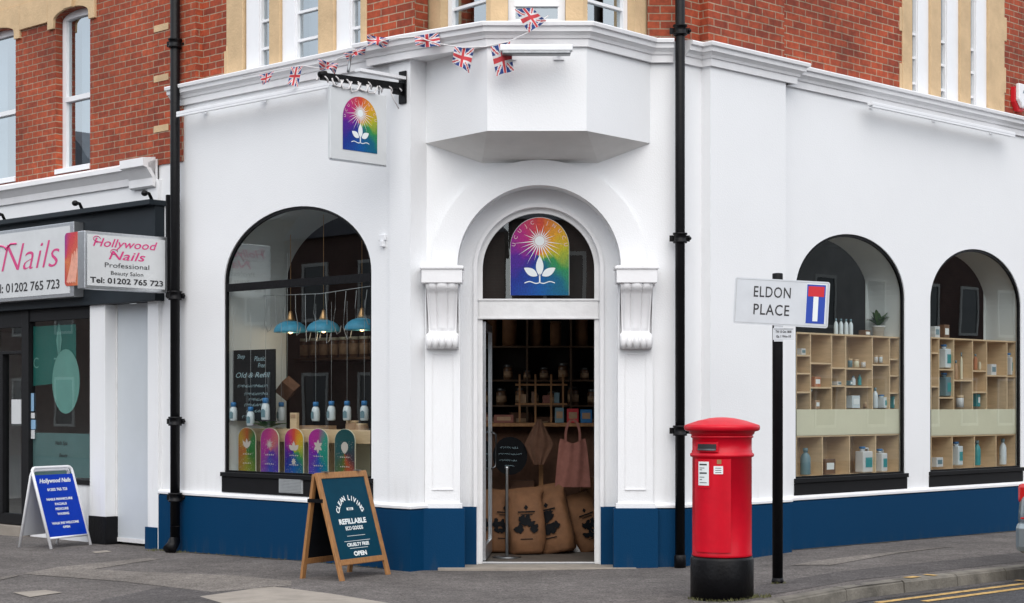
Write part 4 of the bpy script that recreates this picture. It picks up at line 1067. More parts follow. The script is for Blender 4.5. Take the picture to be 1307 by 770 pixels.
X1 = -.245; X0 = X1 - .715; Zt = pb.z - .115; Zb = Zt - .68
m = MB(); m.box(X0, X1, -.018, .018, Zb, Zt); m.build('panel', M['signwhite'], sgn, bev=.004)
m = MB(); m.box(X0 + .02, X1 - .005, -.024, .02, Zb - .014, Zb - .002); m.box(X0 + .02, X1 - .15, -.022, .02, Zt + .002, Zt + .016); m.build('edge_rail', M['alu'], sgn)
m = MB()
for x in (X0 + .09, X1 - .08):
    for k in range(4): m.tube([(x + .012 * math.cos(q) * (1 if k % 2 else .2), .012 * math.cos(q) * (0.2 if k % 2 else 1), Zt + .015 + k * .028 + .017 * math.sin(q)) for q in [2 * math.pi * j / 8 for j in range(9)]], .004, 5)
m.build('chain', M['steel'], sgn)
emblem(sgn, (X0 + X1) / 2 + .015, -.022, Zb + .10, .44, .525)
# cut-out white border round the emblem is the panel itself

# small sensor on the wall
a = L.at(490, 306, LW)
t = thing('wall_sensor', 'small white sensor box on the wall beside the left arched window', 'sensor', a, L.rz)
m = MB(); m.box(-.045, .045, -.03, 0, -.01, .05); m.build('cap', M['upvc'], t, bev=.006)
m = MB(); m.box(-.02, .03, -.045, 0, -.075, -.01); m.build('body', M['upvc'], t, bev=.006)
# alarm box
a = Rr.at(1297, 126, .06)
t = thing('alarm_box', 'white and red burglar alarm box on the brick at far right', 'alarm box', a, Rr.rz)
m = MB(); m.prism([(-.145, .13), (.13, .13), (.13, -.06), (.055, -.17), (-.06, -.17), (-.145, -.06)], -.07, 0); m.build('back_box', M['signred'], t, bev=.01)
m = MB(); m.prism([(-.14, .165), (.145, .165), (.145, -.035), (.055, -.13), (-.05, -.13), (-.14, -.035)], -.125, -.071); m.build('cover', M['upvc'], t, bev=.012)
m = MB(); text(m, 'ADT', .01, .04, .05, -.1265, bold=.002); m.build('lettering', M['greyblue'], t)

# ------------------------------------------------------------------ bunting
bu = thing('union_flag_bunting', 'faded union flag bunting draped along the cornice and over the bay', 'bunting', AT(560, 45, 16.4))
def uj(u, v):                                # union flag, u 0..1 along the fly, v 0..1 across
    x, y = (u - .5) * 2, (v - .5) * 1.2
    if abs(x) < .12 or abs(y) < .12: return 1
    if abs(x) < .2 or abs(y) < .2: return 2
    s = abs(abs(y) - abs(x) * .6) / 1.166
    if s < .045: return 1
    if s < .12: return 2
    return 0
def flag(corn, depth, ripple=.02, n_=30, m_=22):
    c = [AT(px, py, d) for (px, py), d in zip(corn, depth)]
    mb = MB(); mb.world = True; vs = []; ph = random.random() * 6
    for j in range(m_ + 1):
        for i in range(n_ + 1):
            u, v = i / n_, j / m_
            p = (c[0] * (1 - u) + c[1] * u) * (1 - v) + (c[3] * (1 - u) + c[2] * u) * v
            p = p + Vector((.15, -1, .1)) * ripple * math.sin(u * 7 + v * 3 + ph) * (.3 + v)
            vs.append(p)
    b = 0; mb.v = vs
    for j in range(m_):
        for i in range(n_):
            mb.f.append([j * (n_ + 1) + i, (j + 1) * (n_ + 1) + i, (j + 1) * (n_ + 1) + i + 1, j * (n_ + 1) + i + 1]); mb.mi.append(uj((i + .5) / n_, (j + .5) / m_)); mb.sm.append(True)
    return mb.build('flag', [M['navy'], M['flagred'], M['flagwhite']], bu)
dl_ = lambda px: L.at(px, 100, -.24).y
for cn, dd, rp_ in (
    ([(331, 96), (350, 91), (343, 105), (335, 108)], dl_(340), .015), ([(386, 84), (380, 111), (367, 108), (372, 86)], dl_(377), .01),
    ([(406, 76), (432, 82), (428, 93), (408, 87)], dl_(420), .05), ([(438, 69), (467, 59), (466, 68), (444, 76)], dl_(452), .03),
    ([(468, 44), (497, 50), (493, 60), (470, 57)], dl_(483), .03), ([(529, 47), (560, 41), (562, 60), (530, 59)], 16.55, .02),
    ([(580, 60), (605, 62), (599, 93), (577, 79)], 16.28, .012), ([(626, 60), (651, 53), (656, 90), (634, 97)], 16.12, .012),
    ([(657, 12), (680, 10), (697, 27), (675, 42)], 15.98, .015)):
    flag(cn, [dd] * 4, rp_)
m = MB(); m.world = True
st_ = [(310, 98, dl_(310)), (350, 90, dl_(350)), (386, 84, dl_(386)), (412, 88, dl_(412)), (432, 75, dl_(432)), (470, 58, dl_(470)), (497, 50, dl_(497)), (530, 47, 16.6), (560, 56, 16.45), (590, 61, 16.28), (620, 60, 16.15), (650, 53, 16.1), (676, 41, 15.98), (690, 27, 16.0), (700, 20, 16.3)]
m.tube([AT(a, b, c) for a, b, c in st_], .006, 5); m.build('string', M['flagwhite'], bu)

# ------------------------------------------------------------------ post box
pbx = (921.5 - CX) / FPX * 14.33
pbo = thing('post_box', 'red cylindrical post box with black base on the pavement edge', 'post box', (pbx, 14.33, gz(pbx)))
m = MB(); m.lathe([(.262, 0), (.262, .20), (.262, .325), (.255, .345), (.245, .35)], n=48); m.build('base', M['black'], pbo)
m = MB(); m.lathe([(.244, .352), (.250, .36), (.246, .375), (.246, 1.17), (.262, 1.178), (.266, 1.19), (.262, 1.203), (.250, 1.21), (.250, 1.225), (.246, 1.23), (.246, 1.33), (.258, 1.335), (.258, 1.35), (.25, 1.353)], n=64)
body = m.build('body', M['red'], pbo)
m = MB(); m.lathe([(.25, 1.353), (.266, 1.365), (.272, 1.385), (.298, 1.39), (.312, 1.40), (.314, 1.425), (.308, 1.438), (.29, 1.444), (.20, 1.474), (.10, 1.496), (.04, 1.502), (.0, 1.503)], n=64); m.build('cap', M['red'], pbo)
def on_cyl(m, a0, a1, z0, z1, r0, r1, n=10):
    """a curved plate on the drum; angles from the front (-y), positive to the right"""
    vs = []
    for r in (r0, r1):
        for i in range(n + 1):
            a = a0 + (a1 - a0) * i / n
            for z in (z0, z1): vs.append((r * math.sin(a), -r * math.cos(a), z))
    k = 2 * (n + 1); fs = []
    for i in range(n):
        fs.append((k + 2 * i, k + 2 * i + 2, k + 2 * i + 3, k + 2 * i + 1))
        fs.append((2 * i + 1, 2 * i + 3, k + 2 * i + 3, k + 2 * i + 1)); fs.append((2 * i, k + 2 * i, k + 2 * i + 2, 2 * i + 2))
    fs.append((0, 1, k + 1, k)); fs.append((2 * n, k + 2 * n, k + 2 * n + 1, 2 * n + 1))
    m.add(vs, fs)
m = MB(); on_cyl(m, R(-66), R(9), .40, 1.165, .244, .2565, 24); pd = m.build('door', M['red'], pbo, bev=.003)
m = MB(); on_cyl(m, R(-58), R(-14), 1.225, 1.305, .25, .265, 14); m.build('aperture_hood', M['red'], pbo, bev=.004)
m = MB(); on_cyl(m, R(-55), R(-17), 1.235, 1.285, .265, .2665, 14); m.build('letter_slot', M['ink'], pbo)
m = MB(); on_cyl(m, R(-54), R(-18), 1.234, 1.246, .266, .276, 14); m.build('slot_lip', M['steel'], pbo)
m = MB(); on_cyl(m, R(-57), R(-28), .925, 1.155, .252, .261, 8); nf = m.build('notice_frame', M['red'], pbo, bev=.002)
m = MB(); on_cyl(m, R(-54), R(-31), .945, 1.14, .261, .2625, 8); m.build('collection_plate', M['chalk'], nf)
m = MB()
for k, z in enumerate((1.11, 1.085, 1.07, 1.04, 1.01, .99, .965)): on_cyl(m, R(-51), R(-35 - (k % 3) * 5), z, z + (.012 if k in (0, 3) else .005), .2626, .2632, 6)
m.build('collection_times', M['ink'], nf)
m = MB(); on_cyl(m, R(-24), R(-3), 1.03, 1.115, .252, .258, 6); n2_ = m.build('number_frame', M['red'], pbo)
m = MB(); on_cyl(m, R(-22), R(-5), 1.04, 1.105, .258, .2595, 6); m.build('number_plate', M['chalk'], n2_)
m = MB()
for k in range(3): on_cyl(m, R(-19), R(-8), 1.05 + k * .018, 1.055 + k * .018, .2596, .260, 6)
m.build('number_print', M['ink'], n2_)
m = MB(); on_cyl(m, R(-16), R(-8), 1.122, 1.158, .252, .259, 4); m.build('lock', M['brass'], pbo)
m = MB()                                      # embossed round cypher mark
ri = [(-.20 * 1 + 0, 0)]
for k in range(20):
    a0_ = 2 * math.pi * k / 20; cx_ = R(-34) + .14 * math.cos(a0_); z_ = .76 + .035 * math.sin(a0_)
    on_cyl(m, cx_ - .012, cx_ + .012, z_ - .004, z_ + .004, .25, .2545, 1)
m.build('embossed_mark', M['red'], pbo)

# ------------------------------------------------------------------ street name sign on its post
sx = (992.5 - CX) / FPX * 15.25
sp_ = thing('street_name_post', 'black post carrying the white Eldon Place street name plate', 'street sign', (sx, 15.25, gz(sx)), 0)
m = MB(); m.lathe([(.047, 0), (.047, 2.79 - gz(sx)), (.044, 2.80 - gz(sx)), (.0, 2.805 - gz(sx))], n=20); m.lathe([(.052, .0), (.055, .02), (.047, .05)], n=20); m.build('post', M['black'], sp_)
lz = lambda py: EYE - (py - HY) * 15.19 / FPX - gz(sx)
lx = lambda px: (px - CX) / FPX * 15.19 - sx
rot = Matrix.Rotation(R(3.1), 3, 'Y')
m = MB(); x0, x1, z0, z1 = lx(937), lx(1058), lz(416), lz(357); c = ((x0 + x1) / 2, -.06, (z0 + z1) / 2)
rc = []
for cx_, cz_, a0_ in ((x1 - .02, z1 - .02, 0), (x0 + .02, z1 - .02, 90), (x0 + .02, z0 + .02, 180), (x1 - .02, z0 + .02, 270)):
    for k in range(4): rc.append((cx_ + .02 * math.cos(R(a0_ + k * 30)), cz_ + .02 * math.sin(R(a0_ + k * 30))))
def rotxz(p): q = rot @ (Vector((p[0], 0, p[1])) - Vector((c[0], 0, c[2]))) + Vector((c[0], 0, c[2])); return (q.x, q.z)
m.prism([rotxz(p) for p in rc], -.064, -.056); pl_ = m.build('name_plate', M['plate'], sp_)
def rotmb(m):
    m.v = [rot @ (v - Vector((c[0], v.y, c[2]))) + Vector((c[0], v.y, c[2])) for v in m.v]
    return m
m = MB(); text(m, 'ELDON', lx(985), lz(380.5), .098, -.0655, width=.325, bold=.001, space=1.1); text(m, 'PLACE', lx(985), lz(403), .098, -.0655, width=.315, bold=.001, space=1.1)
rotmb(m).build('lettering', M['ink'], pl_)
m = MB()
b0 = .006
for k in (0,): 
    m.box(x0 + .012, x1 - .012, -.0652, -.0645, z1 - .016, z1 - .012); m.box(x0 + .012, x1 - .012, -.0652, -.0645, z0 + .012, z0 + .016); m.box(x0 + .012, x0 + .016, -.0652, -.0645, z0 + .016, z1 - .016); m.box(x1 - .016, x1 - .012, -.0652, -.0645, z0 + .016, z1 - .016)
rotmb(m).build('border_line', M['vent'], pl_)
m = MB(); xa, xb = x1 - .20, x1 - .035; za, zb = z0 + .035, z1 - .03
m.box(xa, xb, -.0665, -.0642, za, zb); rotmb(m).build('no_through_road_symbol', M['signblue2'], pl_)
m = MB(); xc = (xa + xb) / 2
m.box(xc - .022, xc + .022, -.0675, -.0667, za + .02, zb - .10); m.box(xa, xb, -.0675, -.0667, zb, zb + .006); m.box(xa - .005, xa, -.0675, -.0667, za, zb); m.box(xb, xb + .005, -.0675, -.0667, za, zb)
rotmb(m).build('white_stem', M['chalk'], pl_)
m = MB(); m.box(xa + .012, xb - .012, -.0682, -.0676, zb - .105, zb - .015); rotmb(m).build('red_bar', M['signred'], pl_)
m = MB(); m.box(lx(986.5), lx(1013), -.062, -.056, lz(434), lz(419)); m.box(-.04, .04, -.06, -.045, lz(436), lz(360)); s2 = m.build('small_plate', M['plate'], sp_)
m = MB(); text(m, 'TW 15 Oct 18:00', lx(1000), lz(425), .022, -.0635, width=.14, bold=.001); text(m, 'Ga 1 Wm-10', lx(1000), lz(431), .022, -.0635, width=.13, bold=.001)
m.box(lx(987.5), lx(1012), -.0632, -.0625, lz(420.4), lz(419.8)); m.build('lettering', M['ink'], s2)

# ------------------------------------------------------------------ A-boards
def solve(px, depth): return (px - CX) / FPX * depth
# clean living board
F1 = Vector((-1.578, 15.97)); dv = Vector((.53, .85)).normalized(); bv = Vector((-dv.y, dv.x))
W_ = .78; SP = .47; AP = .30; H_ = 1.0
rz = math.atan2(dv.y, dv.x)
ab = thing('a_board', 'oak framed blue chalkboard A-board by the shop door, reading Clean Living', 'A-board', (F1.x, F1.y, gz(F1.x)), rz)
def leaf_xf(y0, z0, y1, z1):                    # local leaf coordinates (x, thickness, along) -> board coordinates
    d = Vector((0, y1 - y0, z1 - z0)).normalized(); nn = Vector((0, -d.z, d.y))
    def f(v): return Vector((v[0], y0, z0)) + d * v[2] + nn * (-v[1])
    return f, math.hypot(y1 - y0, z1 - z0)
f, ln = leaf_xf(0, 0, AP, H_)
def leafmb(f): q = MB(f); q.world = False; return q
m = leafmb(f); m.box(0, .055, 0, .03, 0, ln); m.box(W_ - .055, W_, 0, .03, 0, ln); m.box(.055, W_ - .055, .0, .03, ln - .06, ln); m.box(.055, W_ - .055, 0, .03, .145, .20)
ff = m.build('front_frame', M['oak'], ab, bev=.004)
m = leafmb(f); m.box(.05, W_ - .05, .010, .02, .19, ln - .05); pn = m.build('writing_panel', M['boardblue'], ab)
# lettering: on the front face the board's thickness axis points towards the street
f2, _ = leaf_xf(0, 0, AP, H_)
m = leafmb(f2); cxm = W_ / 2
arc_text(m, 'CLEAN LIVING', cxm, .58, .185, .048, .008, R(155), R(25), bold=.0025)
m.box(cxm - .05, cxm + .05, .0078, .0085, .665, .69)
text(m, 'REFILLABLE', cxm, .535, .05, .008, width=.42, bold=.003); text(m, 'ECO GOODS', cxm, .475, .035, .008, width=.27, bold=.002)
m.box(cxm - .14, cxm + .14, .0078, .0085, .415, .419); m.box(cxm - .20, cxm + .20, .0078, .0085, .365, .369); m.box(cxm - .14, cxm + .14, .0078, .0085, .295, .299)
text(m, 'CRUELTY FREE', cxm, .318, .032, .008, width=.34, bold=.002); text(m, 'OPEN', cxm, .225, .042, .008, width=.2, bold=.003)
m.build('lettering', M['chalk'], pn)
m = leafmb(f2); text(m, 'ECO', cxm, .669, .017, .007, width=.06, bold=.001); m.build('small_lettering', M['boardblue'], pn)
f, ln2 = leaf_xf(SP, -.01, AP + .02, H_)
m = leafmb(f); m.box(0, .055, 0, .03, 0, ln2 - .02); m.box(W_ - .055, W_, 0, .03, 0, ln2 - .02); m.box(.055, W_ - .055, .0, .03, ln2 - .08, ln2 - .02); m.box(.055, W_ - .055, 0, .03, .145, .20); m.build('rear_frame', M['oak'], ab, bev=.004)
m = leafmb(f); m.box(.05, W_ - .05, .010, .02, .19, ln2 - .05); m.build('rear_panel', M['chalkboard'], ab)
m = MB(); m.box(-.006, .0, .22, .40, .72, .755); m.box(W_, W_ + .006, .22, .40, .72, .755); m.build('strap', M['black'], ab)
m = MB()
for x in (.12, W_ - .16): m.box(x, x + .05, AP - .02, AP + .04, H_ - .0, H_ + .008)
m.build('hinge', M['steel'], ab)

# nail salon board
F1 = Vector((-5.315, 19.88)); dv = Vector((.45, .89)).normalized(); rz = math.atan2(dv.y, dv.x)
W_ = .68; H_ = .93; SP = .50; AP = .30; gzz = gz(-5.3)
nb = thing('a_board', 'white metal framed A-board with bright blue poster outside the nail salon', 'A-board', (F1.x, F1.y, gzz), rz)
def hoop(y0, z0, y1, z1, x0, x1, r=.02):
    d = Vector((0, y1 - y0, z1 - z0)); pts = [Vector((x0, y0, z0))]
    def P_(x, t): return Vector((x, y0 + d.y * t, z0 + d.z * t))
    c = .06
    tc_ = 1 - c / d.length
    pts += [P_(x0, tc_)] + [P_(x0 + c - c * math.cos(q), tc_ + (c / d.length) * math.sin(q)) for q in (R(30), R(60))] + [P_(x0 + c, 1), P_(x1 - c, 1)] + [P_(x1 - c + c * math.sin(q), tc_ + (c / d.length) * math.cos(q)) for q in (R(30), R(60))] + [P_(x1, tc_), Vector((x1, y0, z0))]
    return pts
m = MB(); m.tube(hoop(0, 0, AP, H_, 0, W_), .018, 10); d_ = .13; m.tube([(0, AP * d_, H_ * d_), (W_, AP * d_, H_ * d_)], .014, 8); m.build('front_frame', M['upvc'], nb)
m = MB(); m.tube(hoop(SP, 0, AP + .01, H_ * .97, .02, W_ - .02), .018, 10); m.build('rear_frame', M['upvc'], nb)
f, ln = leaf_xf(0, 0, AP, H_)
m = leafmb(f); m.box(.015, W_ - .015, -.004, .004, .14, ln - .09); pn = m.build('poster_panel', M['signblue'], nb)
fb, lb = leaf_xf(SP, 0, AP + .01, H_ * .97)
m = leafmb(fb); m.box(.03, W_ - .03, -.004, .004, .14, lb - .08); m.build('rear_panel', M['signwhite'], nb)
m = leafmb(f); cxm = W_ / 2
text(m, 'Hollywood Nails', cxm, .79, .052, -.006, width=.54, shear=.35, bold=.002)
for tx, z, wd, h in (('01202 765 723', .69, .34, .032), ('NAILS MANICURE', .575, .44, .028), ('FACIALS', .515, .2, .028), ('PEDICURE', .455, .22, .028), ('WAXING', .395, .2, .028), ('WALK INS WELCOME', .285, .46, .028), ('OPEN', .235, .12, .026)):
    text(m, tx, cxm, z, h, -.006, width=wd, bold=.0015)
m.build('lettering', M['chalk'], pn)

# ------------------------------------------------------------------ left window display
def jug(mb, x, y, z, w_, h, cap=None):
    pass
def place(fr, px, py, w_): return fr.at(px, py, w_)
# floor of the display and plank shelf
t = thing('display_shelf', 'pale wooden plank shelf on trestle boards behind the left arched window', 'shelf', L.p(LWIN['a'] + .06, LW + .30, .88), L.rz)
wd = LWIN['b'] - LWIN['a'] - .1
zt = L.z(380, 556, LW + .42) - .88
m = MB(); m.box(0, wd, 0, .42, zt - .04, zt); m.build('plank', M['ply'], t, bev=.004)
m = MB(); m.box(0, wd, -.02, .0, zt - .07, zt + .075); m.build('front_board', M['ply'], t, bev=.004)
for x in (.10, wd * .5, wd - .2): 
    m = MB(); m.box(x, x + .05, .03, .40, .0, zt - .04); m.build('trestle', M['plyback'], t)
m = MB(); m.box(0, wd, .42, .44, -.02, zt - .02); m.build('back_panel', M['cream'], t)
names = ['green and orange', 'magenta and pink', 'rainbow coloured', 'purple and turquoise', 'dark teal and red']
ramps = [
 [(0, (.45, .12, .02)), (.25, (.30, .30, .02)), (.45, (.02, .16, .02)), (.6, (.02, .20, .05)), (.75, (.45, .10, .02)), (.9, (.50, .30, .03)), (1, (.45, .12, .02))],
 [(0, (.40, .02, .30)), (.25, (.03, .06, .40)), (.45, (.10, .02, .35)), (.6, (.60, .15, .15)), (.75, (.6, .05, .25)), (1, (.40, .02, .30))],
 None,
 [(0, (.20, .01, .40)), (.25, (.0, .08, .45)), (.45, (.0, .30, .22)), (.6, (.02, .35, .25)), (.75, (.45, .03, .3)), (.9, (.5, .02, .35)), (1, (.20, .01, .40))],
 [(0, (.01, .10, .11)), (.2, (.10, .15, .02)), (.32, (.50, .08, .02)), (.45, (.05, .03, .05)), (.6, (.0, .08, .09)), (1, (.01, .10, .11))]]
for i, (cxp, wp) in enumerate(((315, 22), (344, 23), (375, 24), (406, 25), (440, 26))):
    w_ = LW + .16; a = L.at(cxp, 606, w_); hh = .50; ww = L.u(cxp + wp / 2, w_) - L.u(cxp - wp / 2, w_)
    t = thing('arched_display_card', names[i] + ' arched card standing at the front of the left shop window', 'display card', (a.x, a.y, .885), L.rz, 'arched cards along the window bottom')
    r_ = ww / 2; m = MB(); m.prism([(-r_, 0), (-r_, hh - r_ * .75)] + [(-r_ * math.cos(math.pi * k / 16), hh - r_ * .75 + r_ * .75 * math.sin(math.pi * k / 16)) for k in range(1, 16)] + [(r_, hh - r_ * .75), (r_, 0)], .001, .012)
    m.build('card', M['cream'], t)
    e = MB(); e.plate([(-r_ + .004, .004), (-r_ + .004, hh - r_ * .75)] + [(-(r_ - .004) * math.cos(math.pi * k / 16), hh - r_ * .75 + (r_ * .75 - .004) * math.sin(math.pi * k / 16)) for k in range(1, 16)] + [(r_ - .004, hh - r_ * .75), (r_ - .004, .004)], 0)
    eo = e.build('print', rainbow_mat('card_print', ww, hh, rot=0, cols=ramps[i]), t)
    s = MB()
    def pet(cx_, cz_, ang, ln_, wd_):
        ca, sa = math.cos(ang), math.sin(ang); p_ = [(q * ln_, wd_ * math.sin(math.pi * q)) for q in [k_ / 8 for k_ in range(9)]]; p_ += [(a_, -b_) for a_, b_ in p_[-2:0:-1]]
        s.plate([(cx_ + a_ * ca - b_ * sa, cz_ + a_ * sa + b_ * ca) for a_, b_ in p_], -.002)
    if i == 0:
        for an in (50, 90, 130): pet(0, .27, R(an), .11, .022)
    elif i == 1:
        for q_ in range(14): pet(.0, .32, q_ * 2 * math.pi / 14, .05 + .02 * (q_ % 2), .004)
    elif i == 2:
        for an in (35, 90, 145): pet(0, .26, R(an), .10, .026)
        for q_ in range(8): pet(0, .14, q_ * math.pi / 4, .04, .008)
    elif i == 3:
        for q_ in range(6): pet(0, .31, q_ * math.pi / 3 + .5, .075, .018)
    else:
        s.plate([(0 + .055 * math.cos(q), .31 + .055 * math.sin(q)) for q in [2 * math.pi * k_ / 20 for k_ in range(20)]], -.0015); pet(0, .24, R(55), .07, .012); pet(0, .24, R(125), .07, .012)
    for kz in (.20, .10):
        for q_ in range(5): s.plate([(ww * (-.22 + q_ * .1), kz), (ww * (-.16 + q_ * .1), kz), (ww * (-.17 + q_ * .1), kz + .012 + .006 * (q_ % 2)), (ww * (-.21 + q_ * .1), kz + .010)], -.002)
    rs_ = random.Random(i)
    for q_ in range(90):
        a_, b_ = rs_.uniform(-r_ * .85, r_ * .85), rs_.uniform(.02, hh * .75); e_ = rs_.uniform(.002, .004); s.plate([(a_ - e_, b_), (a_, b_ - e_), (a_ + e_, b_), (a_, b_ + e_)], -.0015)
    s.build('motif', mat('motif_pale', (.55, .5, .45), .6), eo)
# hanging bottles
bp_ = [(298, 527, 0), (320, 533, .05), (339, 524, .1), (359, 527, .1), (403, 527, .12), (423, 526, .12), (443, 526, .1), (465, 526, .12)]
def bottle_proto():
    t = thing('hanging_bottle', 'x', 'bottle', (0, 0, 0), L.rz, 'white bottles hanging in the left window')
    m = MB(); m.lathe([(.0, -.10), (.045, -.10), (.052, -.085), (.052, .02), (.045, .055), (.025, .08), (.024, .09)], n=14); m.build('body', M['bottle'], t)
    m = MB(); m.lathe([(.035, .075), (.037, .12), (.028, .13), (.0, .13)], n=14); m.build('cap', M['bottleblue'], t)
    m = MB(); m.plate([(-.028, -.07), (.028, -.07), (.028, .0), (.0, .02), (-.028, .0)], -.054); m.build('label_print', M['greyblue'], t)
    m = MB(); m.tube([(0, 0, .13), (0, 0, 1.3)], .0025, 4); m.build('thread', M['vent'], t)
    return t
bpz = bottle_proto()
ORD = ['leftmost', 'second from left', 'third from left', 'fourth from left', 'fifth from left', 'sixth from left', 'seventh from left', 'eighth from left', 'ninth from left']
bl = ['leftmost white bottle hanging in the left window, in front of the chalkboard edge', 'lowest white bottle hanging in front of the chalkboard', 'larger white bottle hanging at the chalkboard\'s right half', 'white bottle hanging just right of the chalkboard',
      'white bottle hanging right of the brown cube, first of four over the dark room', 'second of four white bottles hanging over the dark room', 'third of four white bottles hanging over the dark room', 'rightmost white bottle hanging against the window\'s right edge']
for i, (px, py, o_) in enumerate(bp_):
    t = bpz if i == 0 else copy_tree(bpz)
    w_ = LW + (.45 - o_ if i > 2 else .085); t.location = L.at(px, py, w_); t['label'] = bl[i]; t.rotation_euler = (0, 0, L.rz + random.uniform(-.4, .4))
    if i < 3: t.scale = (.85, .85, .9) if i < 2 else (.92, .9, 1.05)
# pendant lamps
def pendant():
    t = thing('pendant_lamp', 'x', 'lamp', (0, 0, 0), 0, 'blue pendant lamps in the left window')
    m = MB(); m.lathe([(.185, -.005), (.19, 0), (.182, .035), (.155, .075), (.11, .105), (.05, .125), (.045, .125), (.10, .10), (.15, .068), (.175, .03), (.182, .002)], n=32); m.build('lamp_shade', M['lampblue'], t)
    m = MB(); m.lathe([(.052, .122), (.045, .15), (.028, .19), (.018, .23), (.010, .235)], n=20); m.build('neck', M['brass'], t)
    m = MB(); m.tube([(0, 0, .23), (0, 0, 1.9)], .004, 6); m.build('cord', M['brass'], t)
    m = MB(); m.lathe([(.0, -.02), (.02, -.012), (.026, .01), (.02, .04), (.012, .06)], n=12); m.build('bulb', M['bulb'], t)
    pl = bpy.data.lights.new('bulb_light', 'POINT'); pl.energy = 1.0; pl.color = (1, .72, .42); pl.shadow_soft_size = .03
    lo = bpy.data.objects.new('bulb_light', pl); col.objects.link(lo); lo.parent = t; lo.location = (0, 0, -.06)
    return t
pz = pendant(); pls = ['blue domed pendant lamp nearest the pale reveal, left of three', 'middle blue domed pendant lamp of the three in the left window', 'blue domed pendant lamp nearest the right edge of the left window']
for i, (px, py) in enumerate(((371, 424), (413, 423), (462, 421))):
    t = pz if i == 0 else copy_tree(pz); t.location = L.at(px, py, LW + .62); t['label'] = pls[i]
# wire decorations looping between the lamps
t = thing('wire_light_string', 'thin looping wire light strings hanging among the blue pendant lamps', 'light string', L.at(410, 375, LW + .55), L.rz)
m = MB(); m.tube([(-1.0, 0, .02), (0, 0, .0), (.9, 0, .05)], .005, 5)
for k in range(11):
    x = -.95 + k * .17; l_ = random.uniform(.35, .6)
    m.tube([(x, 0, .01), (x + random.uniform(-.03, .03), .0, -l_ * .4), (x + random.uniform(-.05, .05), 0, -l_ * .75), (x + .02, 0, -l_), (x + .07, 0, -l_ * .95), (x + .09, 0, -l_ * .8)], .0045, 5)
m.build('wire', M['vent'], t)
# chalkboard
a = L.at(323, 492, LW + .12); 
cbw = L.u(350, LW + .12) - L.u(295.5, LW + .12)
t = thing('menu_chalkboard', 'tall black chalkboard with chalk handwriting in the left shop window', 'chalkboard', (a.x, a.y, a.z), L.rz)
hh = (538 - 447) / 2 * a.y / FPX
m = MB(); m.box(-cbw / 2, cbw / 2, 0, .02, -hh, hh); m.build('board', M['chalkboard'], t, bev=.004)
m = MB()
def scribble(m, x, z, ln, h, y=-.004, r=.003):
    k = max(6, int(ln / .022)); pts = []
    for i in range(k * 3):
        q = i / (k * 3 - 1); pts.append((x + ln * q + .012 * math.sin(i * 1.9), y, z + h * .5 * math.sin(i * 2.1 + .8 * math.sin(i * .7))))
    m.tube(pts, r, 4)
text(m, 'Shop', -cbw * .28, hh * .76, .05, -.003, shear=.3); text(m, 'Plastic', cbw * .16, hh * .68, .055, -.003, shear=.3); text(m, 'Free', cbw * .2, hh * .5, .05, -.003, shear=.3)
text(m, 'Old & Refill', 0, hh * .22, .06, -.003, width=cbw * .8, shear=.3)
for z, x, ln in ((-.02, -.36, .7), (-.24, -.2, .55), (-.40, -.1, .45), (-.55, -.2, .5), (-.72, -.15, .5), (-.88, -.25, .3)): scribble(m, cbw * x, hh * z, cbw * ln, .035)
m.build('chalk_writing', M['chalkblue'], t)
m = MB(); m.lathe([(.04, 0), (.035, .08)], n=10) if False else None
# brown cube hanging by a corner
a = L.at(367, 496, LW + .50)
t = thing('hanging_cube', 'brown card cube hanging by its corner beside the chalkboard', 'ornament', (a.x, a.y, a.z), 0)
rt = Matrix.Rotation(R(40), 3, 'Y') @ Matrix.Rotation(R(30), 3, 'X')
m = MB(); m.box(-.085, .085, -.085, .085, -.085, .085, rot=rt, c=(0, 0, 0)); m.build('cube', M['cloth_brown'], t, bev=.004)
m = MB(); m.tube([(0, 0, .12), (0, 0, 1.5)], .003, 4); m.build('thread', M['vent'], t)
# things on the plank
zpl = .88 + zt
def leafy(loc, label, nl, size, pot=None, spread=.5, nm='potted_plant', up=.8, mt='leaf'):
    t = thing(nm, label, 'plant', loc)
    if pot:
        m = MB(); m.lathe([(.0, 0), (pot * .75, 0), (pot, pot * 1.5), (pot * 1.08, pot * 1.5), (pot * 1.08, pot * 1.75), (pot * .9, pot * 1.75), (pot * .85, pot * 1.5)], n=18); m.build('pot', M['signwhite'] if nm == 'potted_plant' else M['orange'], t)
    m = MB(); z0 = pot * 1.6 if pot else 0
    for i in range(nl):
        a = random.uniform(0, 6.28); le = size * random.uniform(.6, 1.1); el = random.uniform(.3, 1) * spread; pts = []
        for k in range(7):
            q = k / 6; pts.append(Vector((math.cos(a) * le * q * el, math.sin(a) * le * q * el, z0 + le * up * (q - .45 * q * q * (1.3 if el > .6 * spread else .6)))))
        wv = Vector((-math.sin(a), math.cos(a), 0)); vs = []; 
        for k, p in enumerate(pts):
            wd_ = size * (.2 if mt == 'leafd' else .10) * math.sin(math.pi * min(.97, (k + .6) / 7)) ; vs += [p - wv * wd_ + Vector((0, 0, .004)), p, p + wv * wd_ + Vector((0, 0, .004))]
        m.add(vs, [(3 * k + j, 3 * k + j + 1, 3 * k + j + 4, 3 * k + j + 3) for k in range(6) for j in (0, 1)], True)
    m.build('leaves', M[mt], t)
    return t
leafy(L.p(L.u(338, LW + .20), LW + .24, zpl + .07), 'bushy green leafy plant lying on the wooden display shelf', 70, .22, None, 1.0, 'leafy_vegetables', .6, 'leafd')
